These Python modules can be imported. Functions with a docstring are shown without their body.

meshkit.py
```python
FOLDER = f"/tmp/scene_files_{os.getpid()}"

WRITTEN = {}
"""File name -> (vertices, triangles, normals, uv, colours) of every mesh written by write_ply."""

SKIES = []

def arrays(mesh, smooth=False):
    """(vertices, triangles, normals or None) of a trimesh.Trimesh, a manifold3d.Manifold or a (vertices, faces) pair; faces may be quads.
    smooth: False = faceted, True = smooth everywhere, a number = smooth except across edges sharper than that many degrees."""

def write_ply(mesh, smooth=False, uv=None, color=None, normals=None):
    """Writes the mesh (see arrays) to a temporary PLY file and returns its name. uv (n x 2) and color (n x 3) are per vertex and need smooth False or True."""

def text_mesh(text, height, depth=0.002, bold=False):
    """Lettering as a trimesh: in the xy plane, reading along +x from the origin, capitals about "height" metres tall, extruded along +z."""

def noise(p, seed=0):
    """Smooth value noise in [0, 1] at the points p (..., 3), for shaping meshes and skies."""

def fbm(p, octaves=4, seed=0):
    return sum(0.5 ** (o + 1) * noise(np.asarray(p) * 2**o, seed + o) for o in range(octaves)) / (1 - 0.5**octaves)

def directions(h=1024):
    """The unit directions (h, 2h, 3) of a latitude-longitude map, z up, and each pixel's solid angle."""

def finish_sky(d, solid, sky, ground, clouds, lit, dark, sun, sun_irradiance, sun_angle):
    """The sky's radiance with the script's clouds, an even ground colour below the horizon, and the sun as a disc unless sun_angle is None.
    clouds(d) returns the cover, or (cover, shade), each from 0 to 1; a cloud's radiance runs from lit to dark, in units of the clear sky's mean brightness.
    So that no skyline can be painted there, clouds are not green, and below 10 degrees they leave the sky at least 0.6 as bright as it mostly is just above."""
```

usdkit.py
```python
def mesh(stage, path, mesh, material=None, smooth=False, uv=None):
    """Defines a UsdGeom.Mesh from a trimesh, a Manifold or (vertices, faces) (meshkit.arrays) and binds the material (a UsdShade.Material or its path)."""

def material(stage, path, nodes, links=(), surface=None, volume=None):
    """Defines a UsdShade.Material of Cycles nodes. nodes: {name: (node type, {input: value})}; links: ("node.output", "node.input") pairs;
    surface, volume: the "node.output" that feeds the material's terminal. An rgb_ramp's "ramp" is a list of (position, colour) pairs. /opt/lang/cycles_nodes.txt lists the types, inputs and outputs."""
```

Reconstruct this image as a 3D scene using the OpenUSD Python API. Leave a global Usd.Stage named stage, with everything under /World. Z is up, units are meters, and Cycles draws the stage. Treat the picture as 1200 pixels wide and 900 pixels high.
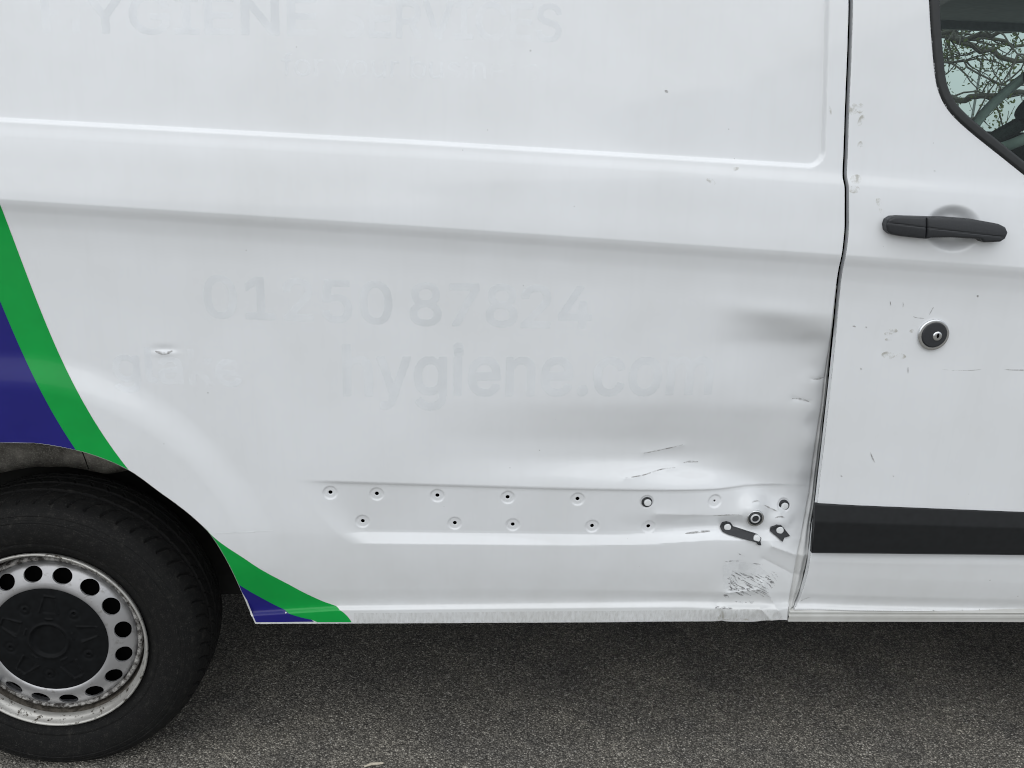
import math, random
import numpy as np
import trimesh
import manifold3d as m3
import shapely
from shapely.geometry import Polygon, LineString, Point, box
from scipy.spatial import Delaunay, cKDTree
from scipy.interpolate import PchipInterpolator
from pxr import Usd, UsdGeom, UsdLux, UsdShade, Gf, Sdf, Vt
import usdkit, meshkit

stage = Usd.Stage.CreateInMemory()
UsdGeom.SetStageUpAxis(stage, "Z")
UsdGeom.SetStageMetersPerUnit(stage, 1.0)
UsdGeom.Xform.Define(stage, "/World")
UsdGeom.Scope.Define(stage, "/World/Looks")

# ------------------------------------------------------------------ camera
CAM = np.array([0.0, -1.835, 1.507])
YAW, PITCH, ROLL, FPX = math.radians(2.94), math.radians(16.63), math.radians(1.70), 1060.0
EXPOSURE = 0.21


def cam_axes():
    fw = np.array([math.sin(YAW) * math.cos(PITCH), math.cos(YAW) * math.cos(PITCH), -math.sin(PITCH)])
    r0 = np.cross(fw, [0, 0, 1.0]); r0 /= np.linalg.norm(r0)
    u0 = np.cross(r0, fw)
    c, s = math.cos(ROLL), math.sin(ROLL)
    return c * r0 + s * u0, -s * r0 + c * u0, fw


RT, UP, FW = cam_axes()
cam = UsdGeom.Camera.Define(stage, "/World/camera")
M = Gf.Matrix4d(*[float(v) for v in (*RT, 0, *UP, 0, *(-FW), 0, *CAM, 1)])
cam.AddTransformOp().Set(M)
cam.CreateHorizontalApertureAttr(36.0)
cam.CreateVerticalApertureAttr(27.0)
cam.CreateFocalLengthAttr(36.0 * FPX / 1200.0)
cam.CreateClippingRangeAttr(Gf.Vec2f(0.05, 2000.0))
cam.CreateExposureAttr(EXPOSURE)

# ------------------------------------------------------------------ sky and sun (overcast)
SUN_EL, SUN_AZ = math.radians(56), math.radians(200)          # azimuth measured as atan2(x, y)
SUN_DIR = np.array([math.sin(SUN_AZ) * math.cos(SUN_EL), math.cos(SUN_AZ) * math.cos(SUN_EL), math.sin(SUN_EL)])
usdkit.material(stage, "/World/Looks/sky_look", {
    "sky": ("sky_texture", {"sky_type": "single_scattering", "sun_disc": False, "sun_elevation": SUN_EL, "sun_rotation": SUN_AZ, "altitude": 100.0, "aerosol_density": 2.0}),
    "tc": ("texture_coordinate", {}),
    "n": ("noise_texture", {"scale": 2.2, "detail": 6.0, "roughness": 0.55}),
    "r": ("rgb_ramp", {"ramp": [(0.0, (7.2, 7.9, 8.7)), (0.40, (8.4, 9.0, 9.7)), (0.62, (10.6, 11.1, 11.6)), (1.0, (12.4, 12.7, 13.0))]}),
    "sz": ("separate_xyz", {}),
    "el": ("rgb_ramp", {"ramp": [(0.0, (0.46, 0.46, 0.46)), (0.5, (0.46, 0.46, 0.46)), (0.75, (0.70, 0.70, 0.70)), (1.0, (1.05, 1.05, 1.05))]}),
    "zf": ("map_range", {"from_min": -1.0, "from_max": 1.0, "to_min": 0.0, "to_max": 1.0}),
    "ov": ("mix", {"mix_type": "multiply", "fac": 1.0}),
    "mx": ("mix", {"mix_type": "mix", "fac": 0.9}),
    "bg": ("background_shader", {"strength": 0.1}),
}, [("tc.generated", "n.vector"), ("n.fac", "r.fac"), ("sky.color", "mx.color1"), ("tc.generated", "sz.vector"), ("sz.z", "zf.value"), ("zf.result", "el.fac"), ("r.color", "ov.color1"), ("el.color", "ov.color2"), ("ov.color", "mx.color2"), ("mx.color", "bg.color")], surface="bg.background")
dome = UsdLux.DomeLight.Define(stage, "/World/sky")
dome.CreateIntensityAttr(1.0)
UsdShade.MaterialBindingAPI.Apply(dome.GetPrim()).Bind(UsdShade.Material.Get(stage, "/World/Looks/sky_look"))
dome.GetPrim().SetCustomDataByKey("kind", "structure")
sun = UsdLux.DistantLight.Define(stage, "/World/sun")
sun.CreateIntensityAttr(0.3)
sun.CreateAngleAttr(110.0)
sun.CreateNormalizeAttr(True)
sun.CreateColorAttr(Gf.Vec3f(1.0, 0.97, 0.93))
zc = SUN_DIR / np.linalg.norm(SUN_DIR)
xc = np.cross([0, 0, 1.0], zc); xc /= np.linalg.norm(xc)
yc = np.cross(zc, xc)
sun.AddTransformOp().Set(Gf.Matrix4d(*[float(v) for v in (*xc, 0, *yc, 0, *zc, 0, 0, 0, 10, 1)]))


# ------------------------------------------------------------------ helpers
def proj(X):
    q = np.atleast_2d(X) - CAM
    d = q @ FW
    return np.c_[600 + FPX * (q @ RT) / d, 450 - FPX * (q @ UP) / d]


def ray(px):
    px = np.atleast_2d(np.asarray(px, float))
    return ((px[:, 0] - 600) / FPX)[:, None] * RT + (-(px[:, 1] - 450) / FPX)[:, None] * UP + FW


def unproj(px, y):
    """Where the photograph's points lie on the vertical plane(s) at depth y: (x, z)."""
    d = ray(px)
    t = (np.asarray(y) - CAM[1]) / d[:, 1]
    return np.c_[CAM[0] + t * d[:, 0], CAM[2] + t * d[:, 2]]


def onto(px, H):
    """The photograph's points on the surface y = H(x, z)."""
    q = unproj(px, 0.02)
    for _ in range(7):
        q = unproj(px, H(q[:, 0], q[:, 1]))
    return q


used = {}


def path_for(parent, name):
    base = (parent or "/World") + "/" + name
    n = used.get(base, 0); used[base] = n + 1
    return base if n == 0 else f"{base}_{n:03d}"


def obj(name, mesh, mat, parent=None, smooth=35, label=None, cat=None, kind=None, group=None):
    p = path_for(str(parent) if parent else None, name)
    m = usdkit.mesh(stage, p, mesh, "/World/Looks/" + mat if mat else None, smooth)
    an = getattr(mesh, "metadata", {}).get("an") if isinstance(mesh, trimesh.Trimesh) else None
    if an is not None and smooth is True:
        nn = np.array(m.GetNormalsAttr().Get())
        ok = np.isfinite(an[:, 0])
        nn[ok] = an[ok]
        m.GetNormalsAttr().Set(Vt.Vec3fArray.FromNumpy(nn.astype(np.float32)))
    tag(m.GetPrim(), label, cat, kind, group)
    return p


def tag(prim, label=None, cat=None, kind=None, group=None):
    for k, v in (("label", label), ("category", cat), ("kind", kind), ("group", group)):
        if v:
            prim.SetCustomDataByKey(k, v)


def xf(name, parent=None, loc=None, label=None, cat=None, group=None):
    p = path_for(str(parent) if parent else None, name)
    x = UsdGeom.Xform.Define(stage, p)
    if loc is not None:
        x.AddTranslateOp().Set(Gf.Vec3d(*map(float, loc)))
    tag(x.GetPrim(), label, cat, None, group)
    return p


def smoothstep(a, b, x):
    t = np.clip((x - a) / (b - a), 0, 1)
    return t * t * (3 - 2 * t)


def line_fn(pts):
    """Piecewise linear z(x) with linear continuation."""
    pts = np.asarray(pts, float); pts = pts[np.argsort(pts[:, 0])]
    x, z = pts[:, 0], pts[:, 1]
    s0, s1 = (z[1] - z[0]) / (x[1] - x[0]), (z[-1] - z[-2]) / (x[-1] - x[-2])

    def f(q):
        q = np.asarray(q, float)
        r = np.interp(q, x, z)
        r = np.where(q < x[0], z[0] + s0 * (q - x[0]), r)
        return np.where(q > x[-1], z[-1] + s1 * (q - x[-1]), r)
    return f


def resample(ring, step):
    ls = LineString(ring)
    n = max(8, int(ls.length / step))
    keep = [np.array(ls.interpolate(i / n, normalized=True).coords[0]) for i in range(n)]
    return np.array(keep)


def dense(poly, step):
    """Boundary points of a polygon that keep its corners."""
    out = []
    for ring in [poly.exterior, *poly.interiors]:
        c = np.array(ring.coords)
        for a, b in zip(c[:-1], c[1:]):
            n = max(1, int(math.ceil(np.linalg.norm(b - a) / step)))
            out.append(a + (b - a) * (np.arange(n) / n)[:, None])
    return np.vstack(out)


def polys(g):
    return [p for p in getattr(g, "geoms", [g]) if isinstance(p, Polygon) and p.area > 1e-9]


def sheet(poly, pts, H, bstep=0.004, edge=0.0025, skirt=0.012, off=0.0, back=False, insets=(0.3, 0.8, 1.6)):
    """A pressed sheet y = H(x, z) over the polygon, its rim rolled inwards. pts: interior points to triangulate with."""
    out = []
    for pg in polys(poly):
        b = dense(pg, bstep)
        layers = [b]
        if edge:
            for k in insets:
                for q in polys(pg.buffer(-edge * k)):
                    layers.append(dense(q, bstep * 1.2))
        inner = pg.buffer(-(edge * (insets[-1] + .5) if edge else bstep * 0.55))
        if len(pts) and not inner.is_empty:
            layers.append(pts[shapely.contains_xy(inner, pts[:, 0], pts[:, 1])])
        P = np.unique(np.round(np.vstack(layers), 6), axis=0)
        P = P + np.random.default_rng(5).normal(0, 2e-6, P.shape)
        T = Delaunay(P).simplices
        c = P[T].mean(1)
        T = T[shapely.contains_xy(pg.buffer(1e-5), c[:, 0], c[:, 1])]
        a = P[T]
        cr = (a[:, 1, 0] - a[:, 0, 0]) * (a[:, 2, 1] - a[:, 0, 1]) - (a[:, 1, 1] - a[:, 0, 1]) * (a[:, 2, 0] - a[:, 0, 0])
        T = np.where((cr < 0)[:, None], T[:, [0, 2, 1]], T)
        T = T[np.abs(cr) > 1e-10]
        y = H(P[:, 0], P[:, 1]) - off
        e = 0.0008
        gx = (H(P[:, 0] + e, P[:, 1]) - H(P[:, 0] - e, P[:, 1])) / (2 * e)
        gz = (H(P[:, 0], P[:, 1] + e) - H(P[:, 0], P[:, 1] - e)) / (2 * e)
        an = np.c_[gx, -np.ones(len(P)), gz]
        an /= np.linalg.norm(an, axis=1, keepdims=True)
        if edge:
            d, _ = cKDTree(dense(pg, 0.001)).query(P)
            dd = np.clip(d, 0, edge)
            an[d < edge * 1.05] = np.nan
            y = y + edge - np.sqrt(np.maximum(edge ** 2 - (edge - dd) ** 2, 0))
        out.append((np.c_[P[:, 0], y, P[:, 1]], T, an))
        if skirt:
            for ring in [pg.exterior, *[q for q in pg.interiors if Polygon(q).area > .001]]:
                r = dense(Polygon(ring), bstep)
                yy = H(r[:, 0], r[:, 1]) - off + edge
                n = len(r)
                v = np.vstack([np.c_[r[:, 0], yy, r[:, 1]], np.c_[r[:, 0], yy + skirt, r[:, 1]]])
                i = np.arange(n); j = (i + 1) % n
                f = np.vstack([np.c_[i, j, j + n], np.c_[i, j + n, i + n]])
                if not Polygon(ring).exterior.is_ccw:
                    f = f[:, ::-1]
                if ring is not pg.exterior:
                    f = f[:, ::-1] if Polygon(ring).exterior.is_ccw else f
                out.append((v, f[:, ::-1], np.full(v.shape, np.nan)))
    V, F, N, n = [], [], [], 0
    for v, f, a in out:
        V.append(v); F.append(f + n); N.append(a); n += len(v)
    return trimesh.Trimesh(np.vstack(V), np.vstack(F), process=False, metadata={"an": np.vstack(N)})


def grid_pts(poly, step):
    x0, z0, x1, z1 = poly.bounds
    X, Z = np.meshgrid(np.arange(x0 + step / 2, x1, step), np.arange(z0 + step / 2, z1, step))
    X[1::2] += step / 2
    p = np.c_[X.ravel(), Z.ravel()]
    return p[shapely.contains_xy(poly, p[:, 0], p[:, 1])]


def patch(poly, H, off=0.0005, step=0.006, pts=None):
    """A film lying on the sheet."""
    return sheet(poly, grid_pts(poly, step) if pts is None else pts, H, bstep=step * .8, edge=0, skirt=0, off=off)


def pill(poly, H, thick, rnd, step=0.003):
    """A solid with rounded front edges standing proud of y = H."""
    return sheet(poly, grid_pts(poly, step), lambda x, z: H(x, z) - thick, bstep=step, edge=rnd, skirt=thick + 0.004, insets=(.08, .25, .5, .75, 1.0))


def lathe(prof, n=96, axis="y", closed=False):
    """prof: (radius, along). Revolved about the y axis; along = y."""
    prof = np.asarray(prof, float)
    a = np.linspace(0, 2 * np.pi, n, endpoint=False)
    k = len(prof)
    V = np.stack([prof[None, :, 0] * np.cos(a)[:, None], np.broadcast_to(prof[:, 1], (n, k)), prof[None, :, 0] * np.sin(a)[:, None]], -1).reshape(-1, 3)
    F = []
    i = np.arange(n)[:, None]; j = np.arange(k - 1)[None, :]
    A = (i * k + j).ravel(); B = (((i + 1) % n) * k + j).ravel()
    F = np.vstack([np.c_[A, B, B + 1], np.c_[A, B + 1, A + 1]])
    m = trimesh.Trimesh(V, F, process=False)
    return m


def tube(pts, rad, n=8, caps=True):
    pts = np.asarray(pts, float)
    rad = np.broadcast_to(np.asarray(rad, float), len(pts))
    t = np.gradient(pts, axis=0); t /= np.linalg.norm(t, axis=1, keepdims=True) + 1e-12
    ref = np.array([0, 0, 1.0]) if abs(t[0][2]) < 0.9 else np.array([1.0, 0, 0])
    V = []
    u = np.cross(t[0], ref); u /= np.linalg.norm(u)
    a = np.linspace(0, 2 * np.pi, n, endpoint=False)
    for p, d, r in zip(pts, t, rad):
        u = u - d * (u @ d); u /= np.linalg.norm(u) + 1e-12
        w = np.cross(d, u)
        V.append(p + r * (np.cos(a)[:, None] * u + np.sin(a)[:, None] * w))
    V = np.vstack(V); F = []
    for k in range(len(pts) - 1):
        i = np.arange(n) + k * n; j = (np.arange(n) + 1) % n + k * n
        F += [np.c_[i, j, j + n], np.c_[i, j + n, i + n]]
    F = np.vstack(F)
    if caps:
        c0, c1 = len(V), len(V) + 1
        V = np.vstack([V, pts[:1], pts[-1:]])
        i = np.arange(n); j = (i + 1) % n; b = (len(pts) - 1) * n
        F = np.vstack([F, np.c_[j, i, np.full(n, c0)], np.c_[i + b, j + b, np.full(n, c1)]])
    return trimesh.Trimesh(V, F, process=False)


def bx(x0, x1, y0, y1, z0, z1, r=0.0):
    if r <= 0:
        m = trimesh.creation.box([x1 - x0, y1 - y0, z1 - z0]); m.apply_translation([(x0 + x1) / 2, (y0 + y1) / 2, (z0 + z1) / 2]); return m
    s = [m3.Manifold.sphere(r, 16).translate((x, y, z)) for x in (x0 + r, x1 - r) for y in (y0 + r, y1 - r) for z in (z0 + r, z1 - r)]
    h = m3.Manifold.batch_hull(s).to_mesh()
    return trimesh.Trimesh(h.vert_properties[:, :3], h.tri_verts, process=False)


def join(ms):
    return trimesh.util.concatenate(ms)


# ------------------------------------------------------------------ materials
def mat(name, nodes, links=(), surface="p.BSDF", volume=None):
    return usdkit.material(stage, "/World/Looks/" + name, nodes, links, surface=surface, volume=volume)


def plain(name, col, rough=0.5, metal=0.0, coat=0.0, spec=0.5, var=0.15, scale=40.0, bump=0.0):
    c = np.array(col)
    nodes = {"g": ("geometry", {}), "n": ("noise_texture", {"scale": scale, "detail": 5.0, "roughness": 0.6}),
             "r": ("rgb_ramp", {"ramp": [(0.25, tuple(c * (1 - var))), (0.75, tuple(np.minimum(c * (1 + var), 1)))]}),
             "p": ("principled_bsdf", {"roughness": rough, "metallic": metal, "coat_weight": coat, "coat_roughness": 0.08, "specular_ior_level": spec})}
    links = [("g.position", "n.vector"), ("n.fac", "r.fac"), ("r.color", "p.base_color")]
    if bump:
        nodes["b"] = ("bump", {"strength": 0.6, "distance": bump})
        links += [("n.fac", "b.height"), ("b.normal", "p.normal")]
    mat(name, nodes, links)


# white van paint: faint grime, road-dust specks, a few chips; low down, painted-in shade mixed with dirt
def paint(name, base, grime_shade, rough=0.34, coat=0.55, speck=0.55):
    mat(name, {
        "g": ("geometry", {}),
        "m1": ("mapping", {"scale": (1.0, 1.0, 1.0)}),
        "n1": ("noise_texture", {"scale": 3.2, "detail": 6.0, "roughness": 0.62}),
        "r1": ("rgb_ramp", {"ramp": [(0.38, (0, 0, 0)), (0.72, (0.62, 0.62, 0.62))]}),
        "c1": ("mix", {"color1": base, "color2": grime_shade}),
        "ms": ("mapping", {"scale": (90.0, 90.0, 7.0)}),
        "n3": ("noise_texture", {"scale": 1.0, "detail": 3.0}),
        "r3": ("rgb_ramp", {"ramp": [(0.50, (0, 0, 0)), (0.85, (0.10, 0.10, 0.10))]}),
        "c3": ("mix", {"color2": tuple(np.array(grime_shade) * 0.92)}),
        "v": ("voronoi_texture", {"scale": 62.0, "randomness": 1.0}),
        "vm": ("math", {"math_type": "less_than", "value2": 0.0}),
        "sz": ("separate_color", {}),
        "th": ("map_range", {"from_min": 0.975, "from_max": 1.0, "to_min": 0.0, "to_max": 0.12, "clamp": True}),
        "sp": ("math", {"math_type": "less_than"}),
        "sm": ("math", {"math_type": "multiply", "value2": speck}),
        "c2": ("mix", {"color2": (0.16, 0.155, 0.14)}),
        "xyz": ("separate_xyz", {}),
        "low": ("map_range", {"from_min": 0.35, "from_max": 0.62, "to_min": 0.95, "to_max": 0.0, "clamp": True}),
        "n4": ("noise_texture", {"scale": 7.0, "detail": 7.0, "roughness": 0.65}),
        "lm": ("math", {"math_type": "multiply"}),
        "c4": ("mix", {"color2": tuple(np.array(grime_shade) * np.array([.80, .79, .76]))}),  # lower body's shading painted into the colour, together with dirt at the flange
        "rr": ("map_range", {"from_min": 0.3, "from_max": 0.7, "to_min": rough - .06, "to_max": rough + .12}),
        "p": ("principled_bsdf", {"coat_weight": coat, "coat_roughness": 0.06, "specular_ior_level": 0.45}),
    }, [("g.position", "n1.vector"), ("n1.fac", "r1.fac"), ("r1.color", "c1.fac"), ("g.position", "v.vector"), ("v.color", "sz.color"),
        ("sz.r", "th.value"), ("v.distance", "sp.value1"), ("th.result", "sp.value2"), ("sp.value", "sm.value1"), ("sm.value", "c2.fac"),
        ("g.position", "ms.vector"), ("ms.vector", "n3.vector"), ("n3.fac", "r3.fac"), ("r3.color", "c3.fac"), ("c1.color", "c3.color1"),
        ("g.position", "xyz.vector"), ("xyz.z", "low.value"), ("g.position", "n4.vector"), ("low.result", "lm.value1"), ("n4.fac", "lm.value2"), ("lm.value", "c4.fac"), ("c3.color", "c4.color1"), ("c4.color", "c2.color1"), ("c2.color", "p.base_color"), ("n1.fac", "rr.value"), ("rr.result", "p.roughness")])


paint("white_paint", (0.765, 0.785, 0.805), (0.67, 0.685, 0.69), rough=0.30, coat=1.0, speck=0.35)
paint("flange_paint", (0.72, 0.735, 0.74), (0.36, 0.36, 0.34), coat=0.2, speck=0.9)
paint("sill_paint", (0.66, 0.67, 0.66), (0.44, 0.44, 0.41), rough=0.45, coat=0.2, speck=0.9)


def film(name, base, rough=0.3, amount=0.8, lo=0.40, hi=0.60, scale=22.0, stretch=(1, 1, 1), seed=0.0):
    """A worn film: what is left of it is broken up by noise."""
    mat(name, {
        "g": ("geometry", {}), "m": ("mapping", {"scale": stretch, "location": (seed, seed * 2, seed * 3)}),
        "n": ("noise_texture", {"scale": scale, "detail": 5.0, "roughness": 0.6}),
        "r": ("map_range", {"from_min": lo, "from_max": hi, "to_min": 0.0, "to_max": amount, "clamp": True}),
        "t": ("transparent_bsdf", {}), "p": ("principled_bsdf", {"base_color": base, "roughness": rough, "coat_weight": 0.3, "coat_roughness": 0.15}),
        "x": ("mix_closure", {}),
    }, [("g.position", "m.vector"), ("m.vector", "n.vector"), ("n.fac", "r.value"), ("r.result", "x.fac"), ("t.BSDF", "x.closure1"), ("p.BSDF", "x.closure2")], surface="x.closure")


film("ghost_film", (0.66, 0.68, 0.69), 0.45, 0.46, 0.24, 0.66, 8.0, seed=1.7)
film("ghost_faint", (0.69, 0.71, 0.725), 0.45, 0.36, 0.38, 0.66, 8.0, seed=3.0)
film("scuff_haze", (0.54, 0.55, 0.55), 0.6, 0.36, 0.35, 0.7, 40.0)
film("sill_dirt", (0.36, 0.355, 0.335), 0.7, 0.40, 0.36, 0.70, 170.0, stretch=(1, 1, .30))
film("smudge_film", (0.42, 0.41, 0.365), 0.7, 0.62, 0.44, 0.64, 75.0)
film("scrape_film", (0.17, 0.17, 0.17), 0.6, 0.75, 0.42, 0.56, 240.0, stretch=(.5, 1, .8))
film("fold_film", (0.25, 0.245, 0.235), 0.6, 0.75, 0.36, 0.64, 90.0)
for nm, c in (("green_vinyl", (0.001, 0.30, 0.048)), ("blue_vinyl", (0.011, 0.011, 0.150))):
    plain(nm, c, 0.34, coat=0.25, spec=0.3, var=0.12, scale=6.0)
plain("bare_metal", (0.56, 0.57, 0.58), 0.38, metal=0.0, coat=0.3, var=0.15, scale=200)
plain("black_plastic", (0.022, 0.024, 0.027), 0.52, var=0.25, scale=300, bump=0.0004)
plain("trim_plastic", (0.008, 0.009, 0.010), 0.55, spec=0.35, var=0.3, scale=60, bump=0.0003)
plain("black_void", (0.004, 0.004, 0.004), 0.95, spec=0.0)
plain("rubber_seal", (0.018, 0.020, 0.021), 0.45, var=0.25, scale=50)
plain("chrome", (0.72, 0.73, 0.74), 0.22, metal=1.0, var=0.08)
plain("clip_white", (0.74, 0.76, 0.77), 0.4, var=0.1)
plain("underbody", (0.014, 0.014, 0.013), 0.9, var=0.5, scale=20)
plain("inner_panel", (0.03, 0.032, 0.034), 0.8, var=0.3)
plain("cab_grey", (0.20, 0.22, 0.225), 0.7, var=0.2)
plain("wheel_grey", (0.45, 0.46, 0.46), 0.6)
plain("cab_dark", (0.016, 0.018, 0.020), 0.75, var=0.4, scale=150, bump=0.002)
plain("lamp_metal", (0.10, 0.11, 0.11), 0.5)
plain("bark", (0.05, 0.047, 0.04), 0.9, var=0.4, scale=30)
plain("cap_plastic", (0.005, 0.0056, 0.0062), 0.58, spec=0.12, var=0.5, scale=55)
mat("tyre_rubber", {
    "g": ("geometry", {}),
    "n": ("noise_texture", {"scale": 60.0, "detail": 9.0, "roughness": 0.78}),
    "r": ("rgb_ramp", {"ramp": [(0.35, (0.004, 0.0043, 0.0046)), (0.56, (0.008, 0.008, 0.0077)), (0.76, (0.040, 0.038, 0.034))]}),
    "n2": ("noise_texture", {"scale": 420.0, "detail": 3.0}),
    "r2": ("rgb_ramp", {"ramp": [(0.60, (0, 0, 0)), (0.72, (0.35, 0.35, 0.35))]}),
    "mx": ("mix", {"color2": (0.10, 0.098, 0.09)}),
    "b": ("bump", {"strength": 0.5, "distance": 0.0007}),
    "p": ("principled_bsdf", {"roughness": 0.75, "specular_ior_level": 0.18})},
    [("g.position", "n.vector"), ("g.position", "n2.vector"), ("n.fac", "r.fac"), ("r.color", "mx.color1"), ("n2.fac", "r2.fac"), ("r2.color", "mx.fac"),
     ("mx.color", "p.base_color"), ("n2.fac", "b.height"), ("b.normal", "p.normal")])
mat("liner_felt", {
    "g": ("geometry", {}),
    "n": ("noise_texture", {"scale": 14.0, "detail": 9.0, "roughness": 0.75}),
    "r": ("rgb_ramp", {"ramp": [(0.32, (0.06, 0.057, 0.05)), (0.52, (0.17, 0.162, 0.145)), (0.72, (0.34, 0.325, 0.29))]}),
    "v": ("noise_texture", {"scale": 380.0, "detail": 2.0}),
    "r2": ("rgb_ramp", {"ramp": [(0.58, (0, 0, 0)), (0.66, (0.8, 0.8, 0.8))]}),
    "mx": ("mix", {"color2": (0.33, 0.32, 0.28)}),
    "b": ("bump", {"strength": 0.7, "distance": 0.002}),
    "p": ("principled_bsdf", {"roughness": 0.95, "specular_ior_level": 0.1})},
    [("g.position", "n.vector"), ("g.position", "v.vector"), ("n.fac", "r.fac"), ("r.color", "mx.color1"), ("v.fac", "r2.fac"), ("r2.color", "mx.fac"),
     ("mx.color", "p.base_color"), ("v.fac", "b.height"), ("b.normal", "p.normal")])


def steel(name, base, dirt, lo, hi, rough=0.42, metal=0.35):
    mat(name, {
        "g": ("geometry", {}),
        "n": ("noise_texture", {"scale": 70.0, "detail": 8.0, "roughness": 0.75}),
        "r": ("rgb_ramp", {"ramp": [(lo, (0, 0, 0)), (hi, (1, 1, 1))]}),
        "n2": ("noise_texture", {"scale": 9.0, "detail": 3.0}),
        "r2": ("rgb_ramp", {"ramp": [(0.35, tuple(np.array(base) * .85)), (0.7, base)]}),
        "mx": ("mix", {"color2": dirt}),
        "b": ("bump", {"strength": 0.4, "distance": 0.0008}),
        "p": ("principled_bsdf", {"roughness": rough, "metallic": metal, "specular_ior_level": 0.5})},
        [("g.position", "n.vector"), ("g.position", "n2.vector"), ("n.fac", "r.fac"), ("n2.fac", "r2.fac"), ("r2.color", "mx.color1"), ("r.color", "mx.fac"),
         ("mx.color", "p.base_color"), ("r.color", "b.height"), ("b.normal", "p.normal")])


steel("rim_silver", (0.50, 0.50, 0.51), (0.20, 0.185, 0.16), 0.56, 0.78, rough=0.36, metal=0.75)
steel("rim_lip", (0.52, 0.51, 0.48), (0.06, 0.05, 0.038), 0.56, 0.61, rough=0.36, metal=0.6)
steel("rim_corroded", (0.48, 0.47, 0.45), (0.035, 0.03, 0.026), 0.42, 0.56, rough=0.7, metal=0.1)
steel("rim_barrel", (0.13, 0.115, 0.095), (0.03, 0.026, 0.02), 0.40, 0.62, rough=0.7, metal=0.1)

TINT = (0.80, 0.985, 0.905)
mat("tinted_glass", {
    "t": ("transparent_bsdf", {"color": TINT}), "gl": ("glossy_bsdf", {"color": (0.9, 0.95, 0.95), "roughness": 0.02}), "f": ("fresnel", {"IOR": 1.45}),
    "x": ("mix_closure", {})}, [("f.fac", "x.fac"), ("t.BSDF", "x.closure1"), ("gl.BSDF", "x.closure2")], surface="x.closure")
mat("leaf", {
    "oi": ("geometry", {}), "r": ("rgb_ramp", {"ramp": [(0.0, (0.07, 0.085, 0.03)), (1.0, (0.14, 0.15, 0.06))]}),
    "d": ("diffuse_bsdf", {}), "tr": ("translucent_bsdf", {}), "x": ("mix_closure", {"fac": 0.35})},
    [("oi.random_per_island", "r.fac"), ("r.color", "d.color"), ("r.color", "tr.color"), ("d.BSDF", "x.closure1"), ("tr.BSDF", "x.closure2")], surface="x.closure")
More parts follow.
